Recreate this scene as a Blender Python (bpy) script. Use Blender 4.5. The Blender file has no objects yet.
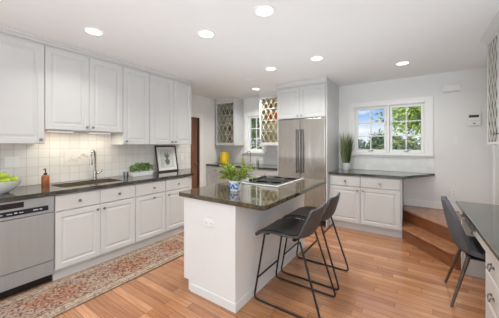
import bpy, bmesh, math, random
from mathutils import Vector, Matrix
C = bpy.context.scene
COL = C.collection
R = math.radians
PI = math.pi

# ------------------------------------------------------------------ camera
cam_d = bpy.data.cameras.new('camera')
cam_d.sensor_fit = 'HORIZONTAL'
cam_d.sensor_width = 36.0
cam_d.lens = 36.0 * 240.0 / 499.0
cam_d.shift_y = -14.3 / 499.0
cam_d.clip_start = 0.05
cam = bpy.data.objects.new('camera', cam_d)
COL.objects.link(cam)
cam.location = (0, 0, 1.37)
cam.rotation_euler = (R(90), 0, R(34.1))
C.camera = cam

# ------------------------------------------------------------------ exposure
C.view_settings.view_transform = 'Standard'
C.view_settings.look = 'None'
C.view_settings.exposure = 0.0
C.view_settings.gamma = 1.0
C.view_settings.use_curve_mapping = False

# ------------------------------------------------------------------ world sky
W = bpy.data.worlds.new('sky')
C.world = W
W.use_nodes = True
wn = W.node_tree
wn.nodes.clear()
w_out = wn.nodes.new('ShaderNodeOutputWorld')
w_bg = wn.nodes.new('ShaderNodeBackground')
w_tc = wn.nodes.new('ShaderNodeTexCoord')
w_sep = wn.nodes.new('ShaderNodeSeparateXYZ')
w_ramp = wn.nodes.new('ShaderNodeValToRGB')
w_noise = wn.nodes.new('ShaderNodeTexNoise')
w_map = wn.nodes.new('ShaderNodeMapping')
w_cr = wn.nodes.new('ShaderNodeValToRGB')
w_mix = wn.nodes.new('ShaderNodeMix')
w_mix.data_type = 'RGBA'
w_ramp.color_ramp.elements[0].position = 0.0
w_ramp.color_ramp.elements[0].color = (0.80, 0.86, 0.92, 1)
w_ramp.color_ramp.elements[1].position = 0.5
w_ramp.color_ramp.elements[1].color = (0.22, 0.42, 0.80, 1)
e = w_ramp.color_ramp.elements.new(0.11)
e.color = (0.34, 0.56, 0.92, 1)
e = w_ramp.color_ramp.elements.new(0.06)
e.color = (0.78, 0.85, 0.93, 1)
w_map.inputs['Scale'].default_value = (5, 5, 16)
w_noise.inputs['Scale'].default_value = 1.6
w_noise.inputs['Detail'].default_value = 6
w_cr.color_ramp.elements[0].position = 0.55
w_cr.color_ramp.elements[0].color = (0, 0, 0, 1)
w_cr.color_ramp.elements[1].position = 0.72
w_cr.color_ramp.elements[1].color = (1, 1, 1, 1)
w_mix.inputs[7].default_value = (0.95, 0.96, 0.98, 1)
L = wn.links.new
L(w_tc.outputs['Generated'], w_sep.inputs[0])
L(w_sep.outputs['Z'], w_ramp.inputs[0])
L(w_tc.outputs['Generated'], w_map.inputs[0])
L(w_map.outputs[0], w_noise.inputs['Vector'])
L(w_noise.outputs['Fac'], w_cr.inputs[0])
L(w_cr.outputs[0], w_mix.inputs[0])
L(w_ramp.outputs[0], w_mix.inputs[6])
L(w_mix.outputs[2], w_bg.inputs['Color'])
L(w_bg.outputs[0], w_out.inputs[0])
w_bg.inputs['Strength'].default_value = 1.0

# ------------------------------------------------------------------ sun + unseen fill lamps added to brighten the room
sun_d = bpy.data.lights.new('sun', 'SUN')
sun_d.energy = 4.0
sun_d.angle = R(1.0)
sun_d.color = (1.0, 0.95, 0.86)
sun = bpy.data.objects.new('sun', sun_d)
COL.objects.link(sun)
sun.rotation_euler = Vector((0.75, 0.55, -0.62)).to_track_quat('-Z', 'Y').to_euler()

def area(name, loc, direction, sx, sy, power, color=(1, 1, 1), shape='RECTANGLE', spread=180):
    d = bpy.data.lights.new(name, 'AREA')
    d.shape = shape
    d.size = sx
    if shape in ('RECTANGLE', 'ELLIPSE'):
        d.size_y = sy
    d.energy = power
    d.color = color
    d.spread = R(spread)
    o = bpy.data.objects.new(name, d)
    COL.objects.link(o)
    o.location = loc
    o.rotation_euler = Vector(direction).to_track_quat('-Z', 'Z').to_euler()
    return o

CAN_POWER = 5.3
CAN_COLOR = (0.99, 0.97, 0.92)
area('rear_fill', (-1.3, -7.3, 1.3), (0, 1, 0.12), 3.6, 2.2, 66, (0.78, 0.91, 1.0))  # soft fill lamp added behind the camera, at the unseen rear window
area('uplight_fill', (-1.0, 0.3, 1.12), (0, 0, 1), 3.0, 6.8, 52, (0.78, 0.90, 1.0))  # upward fill lamp hung in mid-air, added to lighten the ceiling
area('side_fill', (0.92, -1.3, 1.35), (-1, 0.75, -0.05), 2.2, 1.8, 80, (0.82, 0.93, 1.0))  # fill lamp added at the right wall behind the camera; no window there

CZ = 2.49      # ceiling height

# ------------------------------------------------------------------ materials
def new_mat(name):
    m = bpy.data.materials.new(name)
    m.use_nodes = True
    return m, m.node_tree, m.node_tree.nodes['Principled BSDF']

def mat(name, col, rough=0.5, metal=0.0, noise=0.0, nscale=20, coat=0.0, bump=0.0, spec=None, emit=None, estr=0.0):
    m, nt, p = new_mat(name)
    p.inputs['Base Color'].default_value = (*col, 1)
    p.inputs['Roughness'].default_value = rough
    p.inputs['Metallic'].default_value = metal
    p.inputs['Coat Weight'].default_value = coat
    if spec is not None:
        p.inputs['Specular IOR Level'].default_value = spec
    tc = nt.nodes.new('ShaderNodeTexCoord')
    n = nt.nodes.new('ShaderNodeTexNoise')
    n.inputs['Scale'].default_value = nscale
    n.inputs['Detail'].default_value = 4
    nt.links.new(tc.outputs['Object'], n.inputs['Vector'])
    if noise > 0:
        r = nt.nodes.new('ShaderNodeValToRGB')
        r.color_ramp.elements[0].position = 0.3
        r.color_ramp.elements[1].position = 0.7
        r.color_ramp.elements[0].color = (*[max(0, c * (1 - noise)) for c in col], 1)
        r.color_ramp.elements[1].color = (*[min(1, c * (1 + noise)) for c in col], 1)
        nt.links.new(n.outputs['Fac'], r.inputs[0])
        nt.links.new(r.outputs[0], p.inputs['Base Color'])
    if bump > 0:
        b = nt.nodes.new('ShaderNodeBump')
        b.inputs['Strength'].default_value = bump
        b.inputs['Distance'].default_value = 0.002
        nt.links.new(n.outputs['Fac'], b.inputs['Height'])
        nt.links.new(b.outputs[0], p.inputs['Normal'])
    if emit:
        p.inputs['Emission Color'].default_value = (*emit, 1)
        p.inputs['Emission Strength'].default_value = estr
    return m

def mnode(nt, op, a, b=None, c=None):
    n = nt.nodes.new('ShaderNodeMath')
    n.operation = op
    for i, v in enumerate((a, b, c)):
        if v is None:
            continue
        if isinstance(v, (int, float)):
            n.inputs[i].default_value = v
        else:
            nt.links.new(v, n.inputs[i])
    return n.outputs[0]

def ramp(nt, fac, stops, interp='LINEAR'):
    r = nt.nodes.new('ShaderNodeValToRGB')
    r.color_ramp.interpolation = interp
    els = r.color_ramp.elements
    els[0].position, els[0].color = stops[0][0], (*stops[0][1], 1)
    els[1].position, els[1].color = stops[-1][0], (*stops[-1][1], 1)
    for p_, c_ in stops[1:-1]:
        q = els.new(p_)
        q.color = (*c_, 1)
    nt.links.new(fac, r.inputs[0])
    return r.outputs[0]

def mixc(nt, fac, a, b, mode='MIX'):
    n = nt.nodes.new('ShaderNodeMix')
    n.data_type = 'RGBA'
    n.blend_type = mode
    if isinstance(fac, (int, float)):
        n.inputs[0].default_value = fac
    else:
        nt.links.new(fac, n.inputs[0])
    for i, v in ((6, a), (7, b)):
        if isinstance(v, tuple):
            n.inputs[i].default_value = (*v, 1)
        else:
            nt.links.new(v, n.inputs[i])
    return n.outputs[2]

def obj_xyz(nt):
    tc = nt.nodes.new('ShaderNodeTexCoord')
    s = nt.nodes.new('ShaderNodeSeparateXYZ')
    nt.links.new(tc.outputs['Object'], s.inputs[0])
    return tc.outputs['Object'], s.outputs[0], s.outputs[1], s.outputs[2]

def comb(nt, x, y, z=0.0):
    n = nt.nodes.new('ShaderNodeCombineXYZ')
    for i, v in enumerate((x, y, z)):
        if isinstance(v, (int, float)):
            n.inputs[i].default_value = v
        else:
            nt.links.new(v, n.inputs[i])
    return n.outputs[0]

def noise_tex(nt, vec, scale, detail=4, rough=0.5):
    n = nt.nodes.new('ShaderNodeTexNoise')
    n.inputs['Scale'].default_value = scale
    n.inputs['Detail'].default_value = detail
    n.inputs['Roughness'].default_value = rough
    nt.links.new(vec, n.inputs['Vector'])
    return n.outputs['Fac']

def white(nt, vec):
    n = nt.nodes.new('ShaderNodeTexWhiteNoise')
    n.noise_dimensions = '3D'
    nt.links.new(vec, n.inputs['Vector'])
    return n.outputs['Value']

def plank_mat(name, width, length, stops, rough, axis='x', gap=0.045):
    m, nt, p = new_mat(name)
    vec, x, y, z = obj_xyz(nt)
    if axis == 'y':
        x, y = y, x
    row_f = mnode(nt, 'DIVIDE', y, width)
    row = mnode(nt, 'FLOOR', row_f)
    off = white(nt, comb(nt, row, 3.7, 0.0))
    xx = mnode(nt, 'ADD', mnode(nt, 'DIVIDE', x, length), mnode(nt, 'MULTIPLY', off, 7.0))
    cell = mnode(nt, 'FLOOR', xx)
    rnd = white(nt, comb(nt, row, cell, 1.3))
    grain_v = comb(nt, mnode(nt, 'MULTIPLY', x, 2.2), mnode(nt, 'ADD', mnode(nt, 'MULTIPLY', y, 42.0), mnode(nt, 'MULTIPLY', rnd, 30.0)), 0.0)
    grain = noise_tex(nt, grain_v, 1.6, 6, 0.68)
    tone = mnode(nt, 'ADD', mnode(nt, 'MULTIPLY', rnd, 0.27), mnode(nt, 'MULTIPLY', grain, 0.78))
    col = ramp(nt, tone, stops)
    fy = mnode(nt, 'FRACT', row_f)
    fx = mnode(nt, 'FRACT', xx)
    seam = mnode(nt, 'MAXIMUM', mnode(nt, 'LESS_THAN', fy, gap), mnode(nt, 'LESS_THAN', fx, gap * width / length))
    col = mixc(nt, mnode(nt, 'MULTIPLY', seam, 0.75), col, (0.06, 0.022, 0.01))
    nt.links.new(col, p.inputs['Base Color'])
    p.inputs['Roughness'].default_value = rough
    b = nt.nodes.new('ShaderNodeBump')
    b.inputs['Strength'].default_value = 0.25
    b.inputs['Distance'].default_value = 0.001
    h = mnode(nt, 'SUBTRACT', mnode(nt, 'MULTIPLY', grain, 0.2), seam)
    nt.links.new(h, b.inputs['Height'])
    nt.links.new(b.outputs[0], p.inputs['Normal'])
    p.inputs['Coat Weight'].default_value = 0.5
    p.inputs['Coat Roughness'].default_value = 0.10
    return m

def tile_mat(name, size, col, grout, axis='yz', gap=0.035, var=0.04):
    m, nt, p = new_mat(name)
    vec, x, y, z = obj_xyz(nt)
    a = y if axis == 'yz' else x
    u = mnode(nt, 'DIVIDE', a, size)
    v = mnode(nt, 'DIVIDE', mnode(nt, 'SUBTRACT', z, 0.914), size)
    fu, fv = mnode(nt, 'FRACT', u), mnode(nt, 'FRACT', v)
    g = mnode(nt, 'MAXIMUM', mnode(nt, 'LESS_THAN', fu, gap), mnode(nt, 'LESS_THAN', fv, gap))
    rnd = white(nt, comb(nt, mnode(nt, 'FLOOR', u), mnode(nt, 'FLOOR', v), 0.0))
    tcol = ramp(nt, rnd, [(0.0, tuple(c * (1 - var) for c in col)), (1.0, tuple(min(1, c * (1 + var)) for c in col))])
    cc = mixc(nt, g, tcol, grout)
    nt.links.new(cc, p.inputs['Base Color'])
    nt.links.new(mnode(nt, 'ADD', mnode(nt, 'MULTIPLY', g, 0.5), 0.18), p.inputs['Roughness'])
    b = nt.nodes.new('ShaderNodeBump')
    b.inputs['Strength'].default_value = 0.5
    b.inputs['Distance'].default_value = 0.002
    nt.links.new(mnode(nt, 'SUBTRACT', mnode(nt, 'MULTIPLY', noise_tex(nt, vec, 9, 3), 0.5), g), b.inputs['Height'])
    nt.links.new(b.outputs[0], p.inputs['Normal'])
    return m

def granite_mat(name, dark, mid, light, rough=0.08):
    m, nt, p = new_mat(name)
    vec, x, y, z = obj_xyz(nt)
    n1 = noise_tex(nt, vec, 9, 6, 0.65)
    n2 = noise_tex(nt, vec, 70, 5, 0.7)
    t = mnode(nt, 'ADD', mnode(nt, 'MULTIPLY', n1, 0.55), mnode(nt, 'MULTIPLY', n2, 0.45))
    col = ramp(nt, t, [(0.36, dark), (0.5, mid), (0.66, light)])
    nt.links.new(col, p.inputs['Base Color'])
    p.inputs['Roughness'].default_value = rough
    p.inputs['Coat Weight'].default_value = 0.3
    p.inputs['Coat Roughness'].default_value = 0.05
    return m

def steel_mat(name, col, rough, vertical=True, metal=1.0, wave=0.0):
    m, nt, p = new_mat(name)
    vec, x, y, z = obj_xyz(nt)
    s = comb(nt, mnode(nt, 'MULTIPLY', x, 160.0), mnode(nt, 'MULTIPLY', y, 160.0), mnode(nt, 'MULTIPLY', z, 3.0)) if vertical else \
        comb(nt, mnode(nt, 'MULTIPLY', x, 3.0), mnode(nt, 'MULTIPLY', y, 3.0), mnode(nt, 'MULTIPLY', z, 200.0))
    n = noise_tex(nt, s, 1.0, 3)
    nt.links.new(ramp(nt, n, [(0.3, tuple(c * 0.93 for c in col)), (0.7, col)]), p.inputs['Base Color'])
    nt.links.new(mnode(nt, 'ADD', mnode(nt, 'MULTIPLY', n, 0.12), rough - 0.06), p.inputs['Roughness'])
    p.inputs['Metallic'].default_value = metal
    b = nt.nodes.new('ShaderNodeBump')
    b.inputs['Strength'].default_value = 0.03
    b.inputs['Distance'].default_value = 0.001
    nt.links.new(n, b.inputs['Height'])
    nt.links.new(b.outputs[0], p.inputs['Normal'])
    if wave:
        w_ = nt.nodes.new('ShaderNodeBump')
        w_.inputs['Strength'].default_value = wave
        w_.inputs['Distance'].default_value = 0.02
        nt.links.new(noise_tex(nt, comb(nt, mnode(nt, 'MULTIPLY', x, 6.0), mnode(nt, 'MULTIPLY', y, 6.0), mnode(nt, 'MULTIPLY', z, 0.5)), 1.0, 2), w_.inputs['Height'])
        nt.links.new(w_.outputs[0], b.inputs['Normal'])
    return m

def glass_mat(name, tint=(1, 1, 1), refl=1.0):
    m = bpy.data.materials.new(name)
    m.use_nodes = True
    nt = m.node_tree
    nt.nodes.clear()
    o = nt.nodes.new('ShaderNodeOutputMaterial')
    mx = nt.nodes.new('ShaderNodeMixShader')
    tr = nt.nodes.new('ShaderNodeBsdfTransparent')
    gl = nt.nodes.new('ShaderNodeBsdfGlossy')
    fr = nt.nodes.new('ShaderNodeFresnel')
    fr.inputs['IOR'].default_value = 1.45
    tr.inputs['Color'].default_value = (*tint, 1)
    gl.inputs['Roughness'].default_value = 0.02
    nt.links.new(mnode(nt, 'MULTIPLY', fr.outputs[0], refl), mx.inputs[0])
    nt.links.new(tr.outputs[0], mx.inputs[1])
    nt.links.new(gl.outputs[0], mx.inputs[2])
    nt.links.new(mx.outputs[0], o.inputs[0])
    return m

def wood_mat(name, dark, light, rough=0.35, scale=(2, 40, 40)):
    m, nt, p = new_mat(name)
    vec, x, y, z = obj_xyz(nt)
    v = comb(nt, mnode(nt, 'MULTIPLY', x, scale[0]), mnode(nt, 'MULTIPLY', y, scale[1]), mnode(nt, 'MULTIPLY', z, scale[2]))
    n = noise_tex(nt, v, 1.2, 6, 0.6)
    nt.links.new(ramp(nt, n, [(0.3, dark), (0.7, light)]), p.inputs['Base Color'])
    p.inputs['Roughness'].default_value = rough
    p.inputs['Coat Weight'].default_value = 0.3
    p.inputs['Coat Roughness'].default_value = 0.2
    return m

def leaf_mat(name, dark, mid, light, scale=40):
    m, nt, p = new_mat(name)
    g = nt.nodes.new('ShaderNodeNewGeometry')
    t = g.outputs['Random Per Island']
    nt.links.new(ramp(nt, t, [(0.0, dark), (0.5, mid), (1.0, light)]), p.inputs['Base Color'])
    p.inputs['Roughness'].default_value = 0.5
    p.inputs['Subsurface Weight'].default_value = 0.0
    return m

def rug_mat(name, x0, x1, y0, y1):
    m, nt, p = new_mat(name)
    vec, x, y, z = obj_xyz(nt)
    vor = nt.nodes.new('ShaderNodeTexVoronoi')
    vor.inputs['Scale'].default_value = 60
    nt.links.new(vec, vor.inputs['Vector'])
    cellv = nt.nodes.new('ShaderNodeSeparateColor')
    nt.links.new(vor.outputs['Color'], cellv.inputs[0])
    n1 = noise_tex(nt, vec, 9, 5, 0.7)
    n2 = noise_tex(nt, vec, 60, 4, 0.7)
    t = mnode(nt, 'ADD', mnode(nt, 'MULTIPLY', cellv.outputs[0], 0.5), mnode(nt, 'MULTIPLY', n2, 0.55))
    field = ramp(nt, t, [(0.2, (0.10, 0.065, 0.06)), (0.36, (0.27, 0.12, 0.085)), (0.5, (0.44, 0.29, 0.22)), (0.64, (0.50, 0.39, 0.31)), (0.8, (0.27, 0.24, 0.24)), (0.95, (0.40, 0.20, 0.15))])
    border = ramp(nt, t, [(0.2, (0.17, 0.13, 0.12)), (0.45, (0.46, 0.34, 0.26)), (0.65, (0.60, 0.47, 0.37)), (0.9, (0.42, 0.25, 0.19))])
    # medallions down the middle: patches of stronger rust
    yy = mnode(nt, 'SINE', mnode(nt, 'MULTIPLY', y, 9.5))
    xc = mnode(nt, 'ABSOLUTE', mnode(nt, 'SUBTRACT', x, (x0 + x1) / 2))
    med = mnode(nt, 'LESS_THAN', mnode(nt, 'ADD', mnode(nt, 'MULTIPLY', xc, 6.0), mnode(nt, 'MULTIPLY', n1, 1.2)), mnode(nt, 'ADD', mnode(nt, 'MULTIPLY', yy, 0.6), 1.05))
    rust = ramp(nt, t, [(0.25, (0.12, 0.07, 0.06)), (0.45, (0.34, 0.15, 0.10)), (0.65, (0.47, 0.27, 0.19)), (0.85, (0.52, 0.41, 0.33))])
    field = mixc(nt, med, field, rust)
    d = mnode(nt, 'MINIMUM', mnode(nt, 'SUBTRACT', x, x0), mnode(nt, 'SUBTRACT', x1, x))
    d = mnode(nt, 'MINIMUM', d, mnode(nt, 'MINIMUM', mnode(nt, 'SUBTRACT', y, y0), mnode(nt, 'SUBTRACT', y1, y)))
    col = mixc(nt, mnode(nt, 'LESS_THAN', d, 0.115), field, border)
    def band(a, b_):
        return mnode(nt, 'MULTIPLY', mnode(nt, 'GREATER_THAN', d, a), mnode(nt, 'LESS_THAN', d, b_))
    for a, b_, c_ in ((0.108, 0.118, (0.16, 0.10, 0.09)), (0.03, 0.04, (0.20, 0.12, 0.10)), (0.0, 0.012, (0.20, 0.16, 0.14))):
        col = mixc(nt, mnode(nt, 'MULTIPLY', band(a, b_), 0.8), col, c_)
    col = mixc(nt, 1.0, col, (0.80, 0.80, 0.77), 'MULTIPLY')
    nt.links.new(col, p.inputs['Base Color'])
    p.inputs['Roughness'].default_value = 0.95
    p.inputs['Specular IOR Level'].default_value = 0.1
    b = nt.nodes.new('ShaderNodeBump')
    b.inputs['Strength'].default_value = 0.5
    b.inputs['Distance'].default_value = 0.004
    nt.links.new(n2, b.inputs['Height'])
    nt.links.new(b.outputs[0], p.inputs['Normal'])
    return m

M = {}
M['ceiling'] = mat('ceiling_paint', (0.85, 0.85, 0.84), 0.9, noise=0.01, nscale=3)
M['wall'] = mat('wall_paint', (0.85, 0.845, 0.83), 0.85, noise=0.01, nscale=3)
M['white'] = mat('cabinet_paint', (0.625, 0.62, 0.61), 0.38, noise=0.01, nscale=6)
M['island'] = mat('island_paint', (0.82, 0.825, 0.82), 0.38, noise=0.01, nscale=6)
M['trim'] = mat('trim_paint', (0.90, 0.90, 0.88), 0.4, noise=0.01, nscale=6)
M['floor'] = plank_mat('oak_floor', 0.076, 0.75, [(0.20, (0.17, 0.062, 0.025)), (0.40, (0.35, 0.148, 0.064)), (0.60, (0.49, 0.228, 0.107)), (0.82, (0.63, 0.335, 0.175))], 0.20)
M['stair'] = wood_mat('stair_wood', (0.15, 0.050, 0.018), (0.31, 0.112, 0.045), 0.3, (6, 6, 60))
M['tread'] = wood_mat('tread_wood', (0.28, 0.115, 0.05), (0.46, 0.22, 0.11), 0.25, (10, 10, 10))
M['door_wood'] = wood_mat('door_wood', (0.14, 0.055, 0.028), (0.27, 0.12, 0.065), 0.4, (30, 30, 3))
M['dark_wood'] = wood_mat('frame_wood', (0.022, 0.012, 0.008), (0.055, 0.028, 0.018), 0.35, (30, 30, 30))
M['tile'] = tile_mat('wall_tile', 0.1016, (0.80, 0.775, 0.725), (0.53, 0.51, 0.47))
M['tile_far'] = tile_mat('far_wall_tile', 0.1016, (0.78, 0.775, 0.75), (0.66, 0.65, 0.62), axis='xz')
M['relief'] = mat('relief_tile', (0.80, 0.77, 0.71), 0.25, noise=0.02)
M['granite'] = granite_mat('granite', (0.018, 0.018, 0.015), (0.052, 0.049, 0.039), (0.135, 0.122, 0.095), 0.06)
M['granite_warm'] = granite_mat('granite_warm', (0.024, 0.019, 0.012), (0.080, 0.063, 0.038), (0.19, 0.15, 0.09), 0.05)
M['granite_desk'] = granite_mat('granite_desk', (0.040, 0.045, 0.036), (0.085, 0.092, 0.076), (0.16, 0.165, 0.135), 0.12)
M['steel'] = steel_mat('stainless', (0.50, 0.465, 0.42), 0.24, metal=0.88, wave=0.6)
M['steel_h'] = steel_mat('stainless_dishwasher', (0.47, 0.515, 0.54), 0.34, metal=0.6, wave=0.35)
M['chrome'] = mat('brushed_nickel', (0.48, 0.46, 0.44), 0.22, 1.0)
M['knob'] = mat('pewter_knob', (0.30, 0.29, 0.28), 0.35, 1.0)
M['dark_metal'] = mat('dark_metal', (0.035, 0.035, 0.037), 0.38, 0.6)
M['handle'] = mat('fridge_handle', (0.16, 0.155, 0.15), 0.3, 1.0)
M['black'] = mat('black_plastic', (0.012, 0.012, 0.013), 0.35)
M['navy'] = mat('control_strip', (0.018, 0.020, 0.030), 0.25)
M['print'] = mat('panel_print', (0.45, 0.48, 0.55), 0.5)
M['grey_side'] = mat('fridge_side', (0.10, 0.10, 0.10), 0.5)
M['glass'] = glass_mat('window_glass', (1, 1, 1), 0.25)
M['cab_glass'] = glass_mat('cabinet_glass', (0.93, 0.94, 0.92), 0.5)
M['lead'] = mat('lattice_white', (0.62, 0.60, 0.54), 0.5)
M['lead_gold'] = mat('lattice_gold', (0.75, 0.68, 0.48), 0.45)
M['cab_inside'] = mat('cabinet_interior', (0.40, 0.34, 0.26), 0.6, noise=0.05)
M['cab_inside_dark'] = mat('cabinet_interior_dark', (0.26, 0.255, 0.22), 0.6, noise=0.05)
M['cab_inside_gold'] = mat('cabinet_interior_gold', (0.70, 0.55, 0.32), 0.6, noise=0.05)
M['cab_inside_grey'] = mat('cabinet_interior_grey', (0.55, 0.49, 0.38), 0.6, noise=0.05)
M['leather'] = mat('stool_leather', (0.020, 0.019, 0.019), 0.32, noise=0.3, nscale=60, bump=0.25)
M['leather_back'] = mat('stool_shell', (0.068, 0.066, 0.066), 0.5, noise=0.2, nscale=50, bump=0.2)
M['fabric'] = mat('grey_fabric', (0.120, 0.122, 0.135), 0.9, noise=0.25, nscale=180, bump=0.4, spec=0.2)
M['walnut_leg'] = mat('chair_leg', (0.12, 0.085, 0.065), 0.35, 0.3, noise=0.2)
M['rug_fringe'] = mat('rug_fringe', (0.55, 0.47, 0.38), 0.95)
M['ceramic'] = mat('white_ceramic', (0.82, 0.82, 0.81), 0.15)
M['yellow'] = mat('yellow_glaze', (0.80, 0.55, 0.01), 0.2, noise=0.03)
M['amber'] = mat('amber_bottle', (0.40, 0.13, 0.045), 0.15, noise=0.05)
M['apple'] = mat('green_apple', (0.38, 0.49, 0.03), 0.25, noise=0.12, nscale=14)
M['stem'] = mat('stem_brown', (0.12, 0.07, 0.03), 0.7)
M['soil'] = mat('soil', (0.04, 0.028, 0.02), 0.95, noise=0.4, nscale=80)
M['leaf_lime'] = leaf_mat('leaf_lime', (0.04, 0.085, 0.01), (0.23, 0.31, 0.03), (0.50, 0.53, 0.08))
M['leaf_herb'] = leaf_mat('leaf_herb', (0.03, 0.09, 0.01), (0.12, 0.25, 0.035), (0.32, 0.46, 0.13))
M['grass'] = leaf_mat('grass_blade', (0.07, 0.11, 0.03), (0.16, 0.22, 0.07), (0.38, 0.38, 0.22))
M['tree_bright'] = leaf_mat('tree_bright', (0.16, 0.26, 0.03), (0.40, 0.52, 0.07), (0.66, 0.72, 0.20))
M['tree_dark'] = leaf_mat('tree_dark', (0.03, 0.06, 0.02), (0.09, 0.16, 0.04), (0.20, 0.28, 0.08))
M['tree_mix'] = leaf_mat('tree_mix', (0.14, 0.20, 0.05), (0.42, 0.46, 0.14), (0.70, 0.66, 0.38))
M['bark'] = mat('bark', (0.10, 0.075, 0.055), 0.9, noise=0.4, nscale=20)
M['lawn'] = mat('lawn', (0.10, 0.17, 0.04), 0.95, noise=0.4, nscale=8)
M['paper'] = mat('mat_board', (0.80, 0.79, 0.76), 0.8)
M['ink'] = mat('print_ink', (0.16, 0.18, 0.16), 0.8, noise=0.4, nscale=60)
M['ink_line'] = mat('print_line', (0.36, 0.40, 0.35), 0.8)
M['print_paper'] = mat('print_paper', (0.68, 0.70, 0.64), 0.8, noise=0.06, nscale=15)
M['plate'] = mat('plastic_plate', (0.88, 0.88, 0.86), 0.35)
M['plate_dark'] = mat('plate_slot', (0.12, 0.12, 0.12), 0.5)
M['lcd'] = mat('lcd', (0.07, 0.075, 0.07), 0.2)
M['lamp'] = mat('lamp_lens', (0.9, 0.9, 0.9), 0.5, emit=(1.0, 0.96, 0.90), estr=2.2)
M['ucl'] = mat('under_cabinet_lens', (0.9, 0.9, 0.9), 0.5, emit=(1.0, 0.92, 0.78), estr=0.6)
M['blue_white'] = None
M['red'] = mat('red_glaze', (0.40, 0.07, 0.04), 0.3)
M['blue_grey'] = mat('blue_grey_glaze', (0.10, 0.14, 0.17), 0.35)
M['clear'] = glass_mat('drinking_glass', (0.85, 0.88, 0.90), 1.6)
M['iron'] = mat('cast_iron', (0.015, 0.015, 0.016), 0.55, noise=0.2)
M['cook_glass'] = mat('cooktop_black', (0.03, 0.03, 0.03), 0.12)
M['cook_edge'] = mat('cooktop_edge', (0.78, 0.77, 0.75), 0.25, 0.5)
M['sink'] = mat('sink_steel', (0.42, 0.35, 0.26), 0.3, 0.9)
M['siding'] = mat('house_siding', (0.85, 0.85, 0.84), 0.7)
M['roof'] = mat('house_roof', (0.28, 0.27, 0.27), 0.8, noise=0.2)

def bw_mat():
    m, nt, p = new_mat('blue_white_ceramic')
    vec, x, y, z = obj_xyz(nt)
    n = noise_tex(nt, vec, 34, 3, 0.6)
    col = ramp(nt, n, [(0.46, (0.80, 0.83, 0.86)), (0.50, (0.10, 0.24, 0.62)), (0.66, (0.07, 0.16, 0.50))])
    mid = mnode(nt, 'MULTIPLY', mnode(nt, 'GREATER_THAN', z, 0.022), mnode(nt, 'LESS_THAN', z, 0.084))
    col = mixc(nt, mid, (0.80, 0.83, 0.86), col)
    nt.links.new(col, p.inputs['Base Color'])
    p.inputs['Roughness'].default_value = 0.15
    return m
M['blue_white'] = bw_mat()

# ------------------------------------------------------------------ mesh builder
def fillet(pts, rad, n=5):
    pts = [Vector(p) for p in pts]
    out = [pts[0]]
    for i in range(1, len(pts) - 1):
        a, b, c = pts[i - 1], pts[i], pts[i + 1]
        d1, d2 = (a - b), (c - b)
        r = min(rad, d1.length * 0.45, d2.length * 0.45)
        p0, p1 = b + d1.normalized() * r, b + d2.normalized() * r
        for k in range(n + 1):
            t = k / n
            out.append(p0 * (1 - t) ** 2 + b * 2 * t * (1 - t) + p1 * t * t)
    out.append(pts[-1])
    return out

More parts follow.
